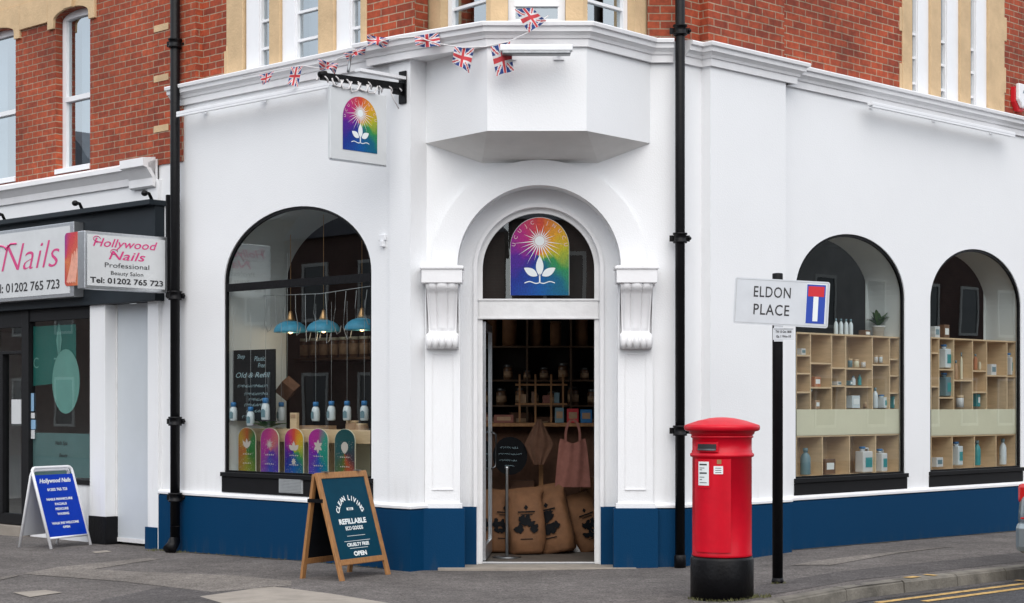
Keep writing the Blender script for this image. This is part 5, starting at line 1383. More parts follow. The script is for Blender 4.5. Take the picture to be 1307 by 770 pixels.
def jar(fr, px, py, w_, r, h, body, lid, label, cat='jar', nm='jar', group=None, zbase=None):
    a = fr.at(px, py, w_); t = thing(nm, label, cat, (a.x, a.y, a.z if zbase is None else zbase), fr.rz, group)
    m = MB(); m.lathe([(0, 0), (r * .95, 0), (r, r * .1), (r, h * .78), (r * .85, h * .86)], n=16); m.build('body', body, t)
    m = MB(); m.lathe([(r * .87, h * .84), (r * .9, h * .86), (r * .9, h), (0, h)], n=16); m.build('lid', lid, t)
    return t
G = 'pale canisters on the plank'
jar(L, 450, 550, LW + .45, .075, .17, M['amberlid'], M['ply'], 'taller pale canister at right end of the display plank', group=G, zbase=zpl)
jar(L, 462, 550, LW + .45, .07, .14, M['amberlid'], M['ply'], 'shorter pale canister against the right window edge on the plank', group=G, zbase=zpl)
for (px, r, lb) in ((308, .06, 'dark round beetroot on the plank left of the green leaves'), (315, .05, 'small brown root vegetable between the beetroot and the green leaves')):
    a = L.p(L.u(px, LW + .45), LW + .45, zpl + r * .8)
    m = MB(); m.add(*sphere(0, 0, 0, r, r, r * .85), True); m.add(*sphere(r * .6, .01, r * .2, r * .3, r * .3, r * .5), True); o = m.build('root_vegetable', M['bread'], None, loc=a); tag(o, lb, 'vegetable')
a = L.p(L.u(358, LW + .45), LW + .45, zpl); t = thing('egg_tray', 'pale turquoise egg box on the plank right of the green leaves', 'egg box', a, L.rz)
m = MB(); m.box(-.14, .14, -.06, .06, 0, .05); m.build('tray', M['teal'], t, bev=.012)
m = MB()
for i in range(4): m.add(*sphere(-.10 + i * .067, -.02, .055, .028, .028, .035), True)
m.build('eggs', M['cream'], t)
a = L.p(L.u(376, LW + .25), LW + .27, .88 + zt - .06); t = thing('wooden_block_tower', 'upright pale wooden block standing against the middle of the plank', 'wooden block', a, L.rz)
m = MB(); m.box(-.055, .055, -.04, 0, .0, .31); m.build('block', M['ply'], t, bev=.004); m = MB(); m.box(-.04, .04, -.044, -.04, .25, .29); m.build('tag', M['amberlid'], t)
a = L.p(L.u(395, LW + .45), LW + .5, zpl); t = thing('shallow_crate', 'shallow grey brown crate in the middle of the plank', 'crate', a, L.rz)
m = MB(); m.box(-.2, .25, -.12, .12, 0, .02); m.box(-.2, .25, -.12, -.105, .02, .11); m.box(-.2, .25, .105, .12, .02, .11); m.box(-.2, -.185, -.105, .105, .02, .11); m.box(.235, .25, -.105, .105, .02, .11); m.build('crate_body', M['amberlid'], t)
a = L.p(L.u(424, LW + .4), LW + .42, zpl); t = thing('soap_tray', 'low wooden tray of soap bars right of the crate on the plank', 'tray', a, L.rz)
m = MB(); m.box(-.22, .24, -.08, .08, 0, .03); m.build('tray', M['darkwood'], t, bev=.004); m = MB()
for i in range(5): m.box(-.19 + i * .085, -.12 + i * .085, -.05, .05, .031, .06)
m.build('soap_bar', M['cream'], t, bev=.006)
t = jar(L, 292, 568, LW + .12, .05, .24, M['bottleblue'], M['lampblue'], 'bright blue bottle on a small stand at the window\'s bottom left', 'bottle', 'blue_bottle')
# amber jars in a hanging row further back
wj = LW + 1.9; a = L.at(373, 458, wj); b = L.at(476, 452, wj); ln = (v2(a) - v2(b)).length
t = thing('dark_rack', 'dark rack of lidded canisters at the back, behind the pendant lamps', 'shelf', (a.x, a.y, a.z), L.rz)
m = MB(); m.box(-.3, ln + .3, 0, .3, -.03, 0); m.build('board', M['darkwood'], t)
m = MB(); m.box(-.3, ln + .3, .3, .33, -1.5, .6); m.build('backboard', M['dark'], t)
m = MB(); m.box(-.3, ln + .3, -.1, .3, -1.05, -1.0); m.build('counter', M['darkwood'], t)
rk = None
for i in range(8):
    x = .05 + i * (ln / 8)
    p_ = L.p(L.u(373, wj) + x, wj + .15, a.z)
    if rk is None:
        rk = thing('canister', 'brown lidded canister with paper band on the dark rack, one of a row of eight', 'canister', p_, L.rz, 'canisters on the dark rack')
        m = MB(); m.lathe([(0, 0), (.06, 0), (.06, .20), (.05, .22)], n=14); m.build('body', M['amber'], rk)
        m = MB(); m.lathe([(.062, .04), (.062, .17)], n=14); m.build('paper_band', M['amberlid'], rk); m = MB(); m.lathe([(.063, .215), (.063, .25), (0, .25)], n=14); m.build('lid', M['cream'], rk)
    else: t = copy_tree(rk); t.location = p_
    (rk if i == 0 else t)['label'] = 'brown lidded canister with paper band on the dark rack, ' + ORD[i]

# ------------------------------------------------------------------ plywood shelving behind the right windows
def shelf_unit(o, xs, ztop, cells, label, top_px):
    """xs: pixel columns of uprights; cells: per bay the pixel heights of its shelves"""
    w_ = .075; dp = .30
    u = [Rr.u(x, w_) for x in xs]; u[0] = max(u[0], o['a'] + .04); u[-1] = min(u[-1], o['b'] - .02)
    base = Rr.p(u[0], w_, o['zb'] + .01); t = thing('plywood_shelving', label, 'shelving', base, Rr.rz)
    rel = [q - u[0] for q in u]; zb = o['zb'] + .01
    zt = ztop - zb; zp1 = Rr.z(xs[3], 522.5, w_) - zb; zp0 = Rr.z(xs[3], 555, w_) - zb; T = .018
    m = MB(); 
    for q in rel: m.box(q, q + T, 0, dp, zp1, zt)
    m.box(0, rel[-1] + T, -.002, dp, zt, zt + T); m.build('uprights', M['ply'], t)
    m = MB(); m.box(0, rel[-1] + T, dp, dp + .01, zp1, zt); m.build('back_panel', M['plyback'], t)
    m = MB(); m.box(0, rel[-1] + T, -.008, .012, zp0, zp1); m.build('front_panel', M['cream'], t, bev=.002)
    m = MB(); k = [0, rel[-1] * .24, rel[-1] * .50, rel[-1] * .76, rel[-1]]
    for q in k: m.box(q, q + T, 0, dp, 0.0, zp0)
    m.box(0, rel[-1] + T, -.002, dp, -.005, .014); m.box(0, rel[-1] + T, -.002, dp, zp0 - T, zp0 - .002); m.build('lower_cubes', M['ply'], t)
    m = MB(); m.box(0, rel[-1] + T, dp, dp + .01, 0, zp0); m.build('lower_back_panel', M['plyback'], t)
    m = MB()
    for i, c in enumerate(cells):
        for py in c:
            z = Rr.z((xs[i] + xs[i + 1]) / 2, py, w_) - zb; m.box(rel[i] + T, rel[i + 1], .002, dp, z - T, z)
    m.build('shelves', M['ply'], t)
    return t
shelf_unit(RW1, [1016, 1034, 1061, 1079, 1113, 1135, 1151], Rr.z(1080, 429, .075), [(453, 476, 500), (463, 494), (469, 492), (470, 493), (465,), (458, 479, 501)],
           'birch plywood shelving with uneven pigeonholes in the first right window, beside the street sign', None)
shelf_unit(RW2, [1188, 1198, 1217, 1241, 1259, 1285, 1302], Rr.z(1245, 435, .075), [(450, 493), (471, 507), (485,), (473, 500), (479,), (480,)],
           'birch plywood shelving filled with white containers in the second right window', None)
m_i = 0
kinds = {}
def item(px, py, kind, label, h=None, wpx=8, group=None, w_=.2, zb=None, mt=None):
    """small goods standing on a shelf: py is the pixel row of their foot, h their pixel height"""
    a = Rr.at(px, py, w_); sc = a.y / FPX; H = h * sc; rr = wpx * sc / 2 / .98
    if zb is not None: a.z = zb
    body = mt or M['signwhite']
    if kind == 'bottle':
        t = thing('bottle', label, 'bottle', a, Rr.rz, group); m = MB(); m.lathe([(0, 0), (rr * .95, 0), (rr, rr * .2), (rr, H * .62), (rr * .8, H * .74), (rr * .4, H * .82), (rr * .38, H * .86)], n=14); m.build('body', body, t)
        m = MB(); m.lathe([(rr * .5, H * .85), (rr * .5, H), (0, H)], n=10); m.build('cap', M['greyblue'], t)
    elif kind == 'jug':
        t = thing('jerry_can', label, 'container', a, Rr.rz, group); m = MB(); m.box(-rr, rr, -.06, .06, 0, H * .82); m.lathe([(.03, 0), (.03, H * .1)], (-rr * .4, 0, H * .82), 12); m.build('body', body, t, bev=min(.03, rr * .4), seg=3)
        m = MB(); m.lathe([(.036, H * .92), (.036, H), (0, H)], (-rr * .4, 0, 0), 12); m.build('cap', M['bottleblue'], t)
        m = MB(); m.tube([(0, 0, H * .8), (.0, 0, H * .93), (rr * .7, 0, H * .93), (rr * .8, 0, H * .8)], .012, 6); m.build('handle', body, t)
        m = MB(); m.box(-rr * .6, rr * .7, -.063, -.0605, H * .2, H * .58); m.build('label_print', M['teal'], t)
    elif kind == 'box':
        t = thing('carton', label, 'box', a, Rr.rz, group); m = MB(); m.box(-rr, rr, -.04, .05, 0, H); m.build('carton', body, t, bev=.003)
        m = MB(); m.box(-rr * .7, rr * .7, -.0425, -.0405, H * .3, H * .75); m.build('label_print', M['chalk'] if mt else M['greyblue'], t)
    elif kind == 'jar':
        t = thing('jar', label, 'jar', a, Rr.rz, group); m = MB(); m.lathe([(0, 0), (rr, 0), (rr, H * .75), (rr * .9, H * .8)], n=14); m.build('body', body, t); m = MB(); m.lathe([(rr * .95, H * .8), (rr * .95, H), (0, H)], n=14); m.build('lid', M['ply'], t)
    return t
zt1 = Rr.z(1080, 429, .075) + .018; G = 'tall white bottles on top of the plywood shelving'
for i, px in enumerate((1067, 1073.5, 1080, 1086)):
    item(px, 429, 'bottle', ('tall white bottle on the shelving top, ' + ['leftmost of four', 'second of four from the left', 'third of four from the left', 'rightmost of four'][i]), 21, 5.5, G, .25, zt1, M['bottle'])
item(1104, 430, 'box', 'small brown box on the shelving top left of the potted plant', 8, 12, None, .28, zt1, M['amber'])
leafy(Vector((*v2(Rr.p(Rr.u(1121, .28), .28, 0)), zt1)), 'spiky potted plant in white pot on top of the plywood shelving', 34, .30, .075, .75)
its = [
 (1022, 453, 'box', 'small white box in the top left pigeonhole of the first shelving', 8, 9, None), (1029, 500, 'jug', 'small white can at the left column bottom of the first shelving', 7, 7, None),
 (1040, 522, 'box', 'striped cream carton in the second column bottom cell of the first shelving', 11, 9, M['amberlid']), (1040, 494, 'box', 'terracotta coloured box in the second column middle cell', 13, 13, M['orange']),
 (1068, 492, 'box', 'white flat box in the narrow third column', 5, 9, None), (1085, 469, 'jar', 'grey glass jar on the upper shelf of the fourth column', 11, 6, M['greyblue']), (1093, 469, 'jar', 'pale jar with wooden lid on the upper shelf of the fourth column', 10, 7, M['cream']),
 (1102, 469, 'jar', 'short jar right of the wooden lidded one on the upper shelf', 8, 6, M['signwhite']),
 (1089, 492, 'bottle', 'white pump bottle on the middle shelf of the fourth column', 12, 6, M['bottle']), (1097, 492, 'bottle', 'teal bottle beside the pump bottle on the middle shelf', 14, 5, M['teal']), (1083, 492, 'box', 'small grey box left of the pump bottle', 6, 5, M['greyblue']),
 (1089, 521, 'box', 'pale blue printed box in the fourth column bottom cell', 16, 17, M['bottle']), (1105, 521, 'jar', 'small amber jar beside the printed box', 7, 6, M['amberlid']),
 (1118, 463, 'jar', 'first of three small white jars on the fifth column shelf', 9, 5, None), (1124, 463, 'jar', 'middle one of three small jars on the fifth column shelf', 9, 5, M['bottle']), (1130, 463, 'jar', 'last of three small white jars on the fifth column shelf', 9, 5, None),
 (1117, 521, 'bottle', 'slim translucent bottle in the tall fifth column cell', 26, 7, M['bottle']), (1126, 521, 'jug', 'white jug with pale blue label in the tall fifth column cell', 17, 11, M['bottle']),
 (1138, 521, 'box', 'teal carton at the right column bottom of the first shelving', 15, 5, M['teal']), (1144, 521, 'box', 'pale teal carton at the far right of the first shelving', 15, 5, M['greyblue']), (1140, 501, 'bottle', 'amber bottle on the right column shelf', 15, 4, M['orange']),
 (1028, 606, 'bottle', 'tall grey blue bottle in the lower left cube of the first shelving', 34, 13, M['greyblue']), (1056, 605, 'box', 'low wicker basket in the second lower cube', 19, 22, M['amber']),
 (1103, 603, 'jug', 'large white jerry can with teal label in the third lower cube', 33, 22, M['signwhite']), (1124, 602, 'jug', 'white jerry can in the fourth lower cube of the first shelving', 29, 12, M['signwhite']),
 (1191, 507, 'jar', 'white lidded pot in the left column of the second shelving', 13, 7, None), (1206, 470, 'jug', 'large translucent jerry can in the top of the second column', 30, 15, M['bottle']), (1206, 506, 'jug', 'grey blue jerry can below the translucent one', 30, 13, M['greyblue']),
 (1220, 484, 'bottle', 'amber bottle at left of the third column top cell', 24, 5, M['amberlid']), (1227, 484, 'bottle', 'slim cream bottle in the third column top cell', 34, 3.5, M['cream']), (1235, 484, 'bottle', 'white and green brush bottle in the third column top cell', 32, 6, M['signwhite']),
 (1225, 520, 'jar', 'white jar in the third column lower cell', 15, 10, None), (1245, 472, 'bottle', 'terracotta bottle in the fourth column', 20, 5, M['orange']), (1251, 472, 'bottle', 'cream bottle right of the terracotta one', 13, 5, M['cream']),
 (1246, 519, 'box', 'teal carton in the fourth column bottom cell', 16, 6, M['teal']), (1253, 519, 'box', 'white carton right of the teal one in the bottom cell', 16, 7, None),
 (1265, 479, 'box', 'stack of folded white cloths in the fifth column', 14, 12, None), (1288, 479, 'jug', 'white jug in the top right cell of the second shelving', 28, 10, None), (1291, 518, 'jug', 'large translucent container in the right column lower cell', 30, 15, M['bottle']),
 (1196, 596, 'box', 'white box in the lower left cube of the second shelving', 12, 15, None), (1221, 594, 'jug', 'tall pale blue drum in the second lower cube', 30, 11, M['bottle']), (1247, 594, 'bottle', 'dark teal bottle in the third lower cube of the second shelving', 32, 9, M['teal']), (1280, 593, 'bottle', 'pale tall container in the fourth lower cube of the second shelving', 33, 9, M['bottle'])]
for px, py, kd_, lb, h, wpx, mt in its: item(px, py, kd_, lb, h, wpx, None, .17, None, mt)
zt2 = Rr.z(1245, 435, .075) + .018
item(1193, 433, 'box', 'white box on top of the second shelving at its left end', 15, 11, None, .25, zt2)
item(1205, 433, 'box', 'brown basket on top of the second shelving beside the white box', 18, 12, None, .3, zt2, M['amber'])

# ------------------------------------------------------------------ inside the doorway
def atd(px, py, y): return AT(px, py, y)
t = thing('stock_shelving', 'dark timber stock shelving facing the open door', 'shelving', (.2, 20.4, .03))
m = MB()
for x in (-1.1, -.55, -.02, .5, 1.05, 1.5): m.box(x - .012, x + .012, 0, .35, .0, 3.0)
m.build('uprights', M['darkwood'], t)
m = MB()
for z in (.35, .92, 1.28, 1.60, 1.90, 2.30, 2.72): m.box(-1.1, 1.5, -.01, .35, z - .02, z)
m.build('shelves', M['darkwood'], t)
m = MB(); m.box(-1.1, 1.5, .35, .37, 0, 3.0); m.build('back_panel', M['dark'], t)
t2 = thing('sales_counter', 'wooden counter with goods just inside the door, behind the paper sacks', 'counter', (.2, 19.3, .03))
m = MB(); m.box(-1.0, 1.2, -.05, .5, 1.36, 1.40); m.build('counter_top', M['oak'], t2, bev=.004)
m = MB(); m.box(-1.0, 1.2, .25, .30, .30, 1.36); m.build('panel', M['cloth_brown'], t2)
for x in (-.98, .1, 1.14):
    m = MB(); m.box(x, x + .05, 0, .05, 0, 1.36); m.build('leg', M['oak'], t2)
m = MB(); m.box(-.98, 1.18, .02, .46, .42, .45); m.build('lower_shelf', M['oak'], t2)
proto = None; G = 'storage jars on the stock shelving behind the door'
kk = 0
rows = [(2.30, 'tube', 7), (1.90, 'jar', 8), (1.60, 'jar', 9), (1.28, 'box', 6), (2.72, 'jar', 6)]
protos = {}
for z, kd_, n_ in rows:
    for i in range(n_):
        x = -.75 + i * (1.9 / n_) + random.uniform(-.03, .03)
        if kd_ not in protos:
            if kd_ == 'tube':
                p = thing('tall_canister', 'tall brown canister on the upper stock shelf above the door view, in a row', 'canister', (0, 0, 0), 0, 'tall canisters on the upper stock shelf'); q = MB(); q.lathe([(0, 0), (.075, 0), (.075, .36), (.06, .37), (0, .37)], n=14); q.build('body', M['kraft'], p); q = MB(); q.lathe([(.077, .37), (.077, .39), (0, .39)], n=14); q.build('lid', M['amber'], p)
            elif kd_ == 'jar':
                p = thing('storage_jar', 'small dark jar with kraft label among the rows on the stock shelving', 'jar', (0, 0, 0), 0, G); q = MB(); q.lathe([(0, 0), (.055, 0), (.055, .13), (.045, .15)], n=12); q.build('body', M['amber'], p); q = MB(); q.lathe([(.057, .03), (.057, .10)], n=12); q.build('label_band', M['amberlid'], p); q = MB(); q.lathe([(.05, .15), (.05, .18), (0, .18)], n=12); q.build('lid', M['steel'], p)
            else:
                p = thing('stock_carton', 'brown carton on the counter height stock shelf, in a row', 'box', (0, 0, 0), 0, 'cartons on the stock shelf'); q = MB(); q.box(-.11, .11, -.08, .08, 0, .17); q.build('carton', M['cloth_brown'], p, bev=.004); q = MB(); q.box(-.06, .06, -.082, -.0805, .05, .12); q.build('label_print', M['amberlid'], p)
            protos[kd_] = p; t = p
        else: t = copy_tree(protos[kd_])
        sn = {2.30: 'second highest', 1.90: 'third highest', 1.60: 'fourth highest', 1.28: 'fifth highest', 2.72: 'topmost'}[z]
        t['label'] = {'tube': 'tall brown canister', 'jar': 'small dark kraft labelled jar', 'box': 'brown carton'}[kd_] + ' on the ' + sn + ' stock shelf, ' + ORD[i]
        t.location = (.2 + x, 20.4 + random.uniform(.1, .2), .03 + z); t.rotation_euler = (0, 0, random.uniform(-.5, .5)); sc_ = random.uniform(.7, 1.25); t.scale = (sc_, sc_, sc_ * random.uniform(.8, 1.15))
def on_counter(px, w_, h, mt, label, cat, nm):
    a = (AT(px, 500, 19.4).x, 19.42, 1.431); t = thing(nm, label, cat, a); m = MB(); m.box(-w_ / 2, w_ / 2, -.08, .08, 0, h); m.build('body', mt, t, bev=.006); m = MB(); m.box(-w_ * .35, w_ * .35, -.083, -.0805, h * .3, h * .75); m.build('label_print', M['amberlid'], t)
on_counter(731, .13, .16, M['flagred'], 'red printed box on the counter seen through the door', 'box', 'printed_box')
on_counter(748, .13, .15, M['bottleblue'], 'blue printed box at right end of the counter', 'box', 'printed_box')
on_counter(714, .10, .17, M['greyblue'], 'grey blue carton on the counter left of the red box', 'box', 'printed_box')
on_counter(643, .22, .09, M['cloth_pink'], 'folded pink cloths on the counter\'s left end', 'cloth', 'folded_cloth')
# paper sacks
def sack(loc, rz, tilt, label, sc=1, seed=0, lean=0):
    rd = random.Random(seed); t = thing('paper_sack', label, 'sack', loc, rz, 'brown paper sacks leaning inside the door')
    t.rotation_euler = (R(-tilt), R(lean), rz); t.scale = (sc, sc, sc)
    m = MB(); vs = []; fs = []; n_ = 28; lv = [(0, .17, .10), (.03, .20, .125), (.18, .215, .145), (.38, .215, .14), (.55, .205, .12), (.66, .20, .075), (.72, .205, .025), (.76, .21, .012)]
    for j, (z, a, b) in enumerate(lv):
        for i in range(n_):
            q = 2 * math.pi * i / n_; c_, s_ = math.cos(q), math.sin(q); e = .55
            x = a * math.copysign(abs(c_) ** e, c_); y = b * math.copysign(abs(s_) ** e, s_)
            k = 1 + .06 * math.sin(3 * q + j * 1.7 + seed) + .03 * math.sin(7 * q + j * 2.3) + rd.uniform(-.02, .02)
            vs.append((x * k, y * k, z + .015 * math.sin(q * 2 + seed) * (z > .5)))
    for j in range(len(lv) - 1):
        for i in range(n_): fs.append((j * n_ + i, j * n_ + (i + 1) % n_, (j + 1) * n_ + (i + 1) % n_, (j + 1) * n_ + i))
    fs.append(list(range(n_))[::-1]); fs.append([(len(lv) - 1) * n_ + i for i in range(n_)])
    m.add(vs, fs, True); m.build('bag', M['kraft'], t)
    m = MB(); y = -.155
    for k in range(13):
        cx_, cz_, rr = rd.uniform(-.11, .11), rd.uniform(.22, .42), rd.uniform(.02, .05)
        m.plate([(cx_ + rr * (1 + .4 * math.sin(3 * q + k)) * math.cos(q), cz_ + rr * (1 + .4 * math.cos(2 * q + k)) * math.sin(q)) for q in [2 * math.pi * i / 12 for i in range(12)]], y - k * .0006)
    m.box(-.10, .10, y, y + .003, .47, .485); m.box(-.07, .07, y, y + .003, .44, .45); m.plate([(0, .56), (-.025, .53), (0, .50), (.025, .53)], y + .02); m.box(-.08, .06, y, y + .003, .16, .17)
    m.build('print', M['chalkboard'], t)
yb = 18.65
for i, (px, y, rz, tl, sc, lb) in enumerate(((640, 18.7, 12, 6, .9, 'leftmost brown paper sack, partly behind the metal stand'), (673, 18.5, 4, 8, .93, 'brown paper sack second from left with large black print'), (712, 18.62, -14, 8, .98, 'tallest brown paper sack leaning left in the middle of the doorway'), (758, 18.9, 24, 10, .86, 'brown paper sack at the doorway\'s right side, standing apart'))):
    sack(((px - CX) / FPX * y, y, .032), R(rz), tl, lb, sc, i + 3, (3, -2, -13, -17)[i])
m = MB(); m.box(-.14, .14, -.1, .1, 0, .17); m.box(-.15, .15, -.11, .11, .17, .19); a = AT(733, 600, 18.9); o = m.build('lidded_white_box', M['signwhite'], None, loc=(a.x, 18.9, .03), bev=.005); tag(o, 'low white lidded box on the floor between two paper sacks', 'box')
# stand with a round base
a = ((647 - CX) / FPX * 18.1, 18.1, .03)
t = thing('barrier_post', 'slim steel barrier post with round base inside the door', 'barrier post', a)
m = MB(); m.lathe([(0, 0), (.15, 0), (.15, .012), (.12, .022), (.02, .03)], n=28); m.build('base', M['steel'], t)
m = MB(); m.lathe([(.016, .03), (.016, .93), (.022, .935), (.022, .955), (0, .96)], n=14); m.build('post', M['alu'], t)
# round chalkboard
a = AT(651, 582, 18.95); t = thing('round_chalkboard', 'round black chalkboard hanging at left inside the doorway', 'chalkboard', a)
m = MB(); m.prism([(.19 * math.cos(2 * math.pi * i / 32), .21 * math.sin(2 * math.pi * i / 32)) for i in range(32)], 0, .015); m.build('board', M['chalkboard'], t)
m = MB(); scribble(m, -.11, .09, .2, .03); scribble(m, -.13, .02, .26, .02); scribble(m, -.12, -.05, .2, .02); scribble(m, -.06, -.11, .1, .02); m.build('chalk_writing', M['chalkblue'], t)
# bags hung from the counter edge
def tote(px, y, ztop, w_, h, mt, label, tri=False, hl=.2):
    a = ((px - CX) / FPX * y, y, ztop); t = thing('tote_bag', label, 'bag', a)
    m = MB(); NX, NZ = 18, 14; 
    for sd_ in (-1, 1):
        vs = []
        for j in range(NZ + 1):
            q = j / NZ
            for i in range(NX + 1):
                s_ = i / NX * 2 - 1; ww = (w_ / 2) * ((.12 + 1.5 * q if q < .55 else .12 + .83 - (q - .55) * 1.4) if tri else (.72 + .3 * q ** .7))
                y_ = sd_ * .045 * math.cos(s_ * math.pi / 2) * math.sin(math.pi * min(1, q * .8 + .15)) + .012 * math.sin(s_ * 9 + q * 3)
                z_ = -h * q - (0 if tri else .05 * (1 - q) * math.cos(s_ * math.pi) * .5)
                vs.append((s_ * ww, y_, z_))
        fs = [(j * (NX + 1) + i, (j + 1) * (NX + 1) + i, (j + 1) * (NX + 1) + i + 1, j * (NX + 1) + i + 1) for j in range(NZ) for i in range(NX)]
        if sd_ > 0: fs = [f_[::-1] for f_ in fs]
        m.add(vs, fs, True)
    m.build('body', mt, t)
    if not tri:
        for s_ in (-1, 1):
            m = MB(); pts = [Vector((w_ * .24 * math.cos(q), -.02 * s_, hl * math.sin(q) ** .7 if math.sin(q) > 0 else 0)) for q in [math.pi * i / 14 for i in range(15)]]
            vs = []
            for p_ in pts: vs += [p_ + Vector((0, 0, -.0)), p_ + Vector((-.025 if p_.x > 0 else .025, .004, -.012))]
            m.add(vs, [(2 * i, 2 * i + 1, 2 * i + 3, 2 * i + 2) for i in range(len(pts) - 1)], True); m.build('handle', mt, t)
tote(731, 18.7, AT(0, 563, 18.7).z, .38, .50, M['cloth_pink'], 'dusty pink canvas tote bag hanging at right in the doorway', hl=.24)
tote(688, 18.9, AT(0, 535, 18.9).z, .34, .50, M['cloth_brown'], 'brown canvas bag hanging in a diamond shape in the doorway', tri=True)

# ------------------------------------------------------------------ parked car at the right edge
ccx, ccy = (1299.5 - CX) / FPX * 16.15, 16.15      # the rear corner nearest the kerb
crz = math.atan2(kd.y, kd.x)
car = thing('parked_car', 'silver hatchback parked at the kerb, only its rear corner showing at the right edge', 'car', (ccx, ccy, gz(6) - .105), crz)
# local x forward (away), y to the left (towards the kerb); car spans y -1.72..0
def car_body():
    m = MB(); st = []          # stations along x: (x, bottom, beltline, half width)
    X = [(-.06, .34, .90, .78), (-.02, .30, .96, .85), (.12, .28, .99, .86), (.6, .24, 1.0, .86), (1.4, .22, .98, .86), (2.4, .22, .95, .86), (3.2, .22, .90, .85), (3.75, .26, .78, .80), (3.95, .34, .62, .70)]
    n_ = 20; vs = []
    for x, b, t_, hw in X:
        for i in range(n_):
            q = 2 * math.pi * i / n_; c_, s_ = math.cos(q), math.sin(q); e = .45
            vs.append((x, -.86 + hw * math.copysign(abs(c_) ** e, c_), (b + t_) / 2 + (t_ - b) / 2 * math.copysign(abs(s_) ** e, s_)))
    fs = [(j * n_ + i, j * n_ + (i + 1) % n_, (j + 1) * n_ + (i + 1) % n_, (j + 1) * n_ + i) for j in range(len(X) - 1) for i in range(n_)]
    fs += [list(range(n_))[::-1], [(len(X) - 1) * n_ + i for i in range(n_)]]
    m.add(vs, fs, True); return m
cb_ = car_body().build('body', M['silver'], car)
m = MB(); vs = []
rf = [(.12, .92, .76), (.45, 1.38, .62), (.9, 1.46, .60), (1.9, 1.44, .60), (2.5, 1.20, .66), (3.0, .92, .74)]
for x, z, hw in rf: vs += [(x, -.86 - hw, z), (x, -.86 + hw, z)]
for x, z, hw in rf: vs += [(x, -.86 - .80, .9), (x, -.86 + .80, .9)]
k = len(rf); fs = [(2 * i, 2 * i + 1, 2 * i + 3, 2 * i + 2) for i in range(k - 1)] + [(2 * i, 2 * i + 2, 2 * k + 2 * i + 2, 2 * k + 2 * i) for i in range(k - 1)] + [(2 * i + 1, 2 * k + 2 * i + 1, 2 * k + 2 * i + 3, 2 * i + 3) for i in range(k - 1)]
m.add(vs, fs); m.build('windows', M['black'], car, bev=.03)
m = MB(); m.box(.42, 1.98, -1.44, -.28, 1.44, 1.475); m.build('roof', M['silver'], car, bev=.03)
for yy in (-.125, -1.60):
    m = MB(); m.box(-.035, .22, yy - .02 * (yy < -1) - .02, yy + .12 if yy > -1 else yy + .02, .77, .955); m.build('tail_light', M['redlight'], car, bev=.035)
m = MB(); m.box(-.09, .25, -1.72, .0, .31, .60); m.build('bumper', M['silver'], car, bev=.06)
m = MB(); m.box(-.10, -.085, -1.6, -.08, .63, .645); m.build('bumper_strip', M['redlight'], car)
for x in (.75, 3.15):
    for y in (-.10, -1.62):
        m = MB(); w0 = [Vector((x + .30 * math.cos(q), 0, .30 + .30 * math.sin(q))) for q in [2 * math.pi * i / 24 for i in range(24)]]
        m.prism([(p_.x, p_.z) for p_ in w0], y - .1, y + .1); wh = m.build('wheel', M['rubber'], car, bev=.03)
        m = MB(); m.prism([(x + .2 * math.cos(2 * math.pi * i / 20), .30 + .2 * math.sin(2 * math.pi * i / 20)) for i in range(20)], y - .11, y + .11); m.build('rim', M['alu'], wh)

# ------------------------------------------------------------------ terraces across both streets (seen mirrored in the glass)
M['hb'] = brick_mat('darkened_brick', (.10, .045, .035), (.07, .03, .022), (.10, .085, .07)); M['hb2'] = brick_mat('darkened_pale_brick', (.13, .10, .08), (.10, .075, .06), (.12, .10, .09)); M['hr'] = mat('grey_render', (.22, .22, .22), .8, .2, 2); M['hf'] = mat('cream_window_paint', (.42, .41, .38), .6)  # facade colours darkened so their reflections in the shop glass stay dim
M['hs'] = mat('dull_buff_stone', (.17, .15, .125), .85, .25, 2); M['hs2'] = mat('pale_grey_stone', (.26, .25, .235), .85, .2, 2)
def house(org, d, wd, hgt, wallm, label, gable=False):
    f = Fr(org, d); t = thing('terraced_house', label, 'house', f.p(0, 0, -.1), 0)
    m = MB(f); m.world = True
    m.box(0, wd, 0, 8, -.1, hgt); m.build('wall', wallm, t)
    m = MB(f)
    m.prism([(0, 0), (0, 0), (0, 0)], 0, 0) if False else None
    if gable: 
        m.prism([(-.1, hgt), (wd + .1, hgt), (wd / 2, hgt + wd * .42)], -.15, 8)
    else:
        vs = [(-.1, -.3, hgt), (wd + .1, -.3, hgt), (wd + .1, 8.3, hgt), (-.1, 8.3, hgt), (-.1, 4, hgt + 2.4), (wd + .1, 4, hgt + 2.4)]
        m.add(vs, [(0, 1, 5, 4), (2, 3, 4, 5), (0, 4, 3), (1, 2, 5), (0, 3, 2, 1)])
    m.build('roof', M['slate'], t)
    nwin = max(2, int(wd / 2.2))
    for fl_ in range(int(hgt // 3)):
        for i in range(nwin):
            x = (i + .5) * wd / nwin; z0 = .9 + fl_ * 3.0
            m = MB(f); ring(m, op(x - .55, x + .55, z0, z0 + 1.6), .09, -.04, .05); w_ = m.build('window', M['hf'], t)
            m = MB(f); m.box(x - .46, x + .46, -.01, .0, z0 + .09, z0 + 1.51); m.box(x - .46, x + .46, -.03, -.01, z0 + .78, z0 + .83); m.build('pane', mat('opposite_pane', (.03, .035, .04), .1), w_)
nlo = L.n * -1
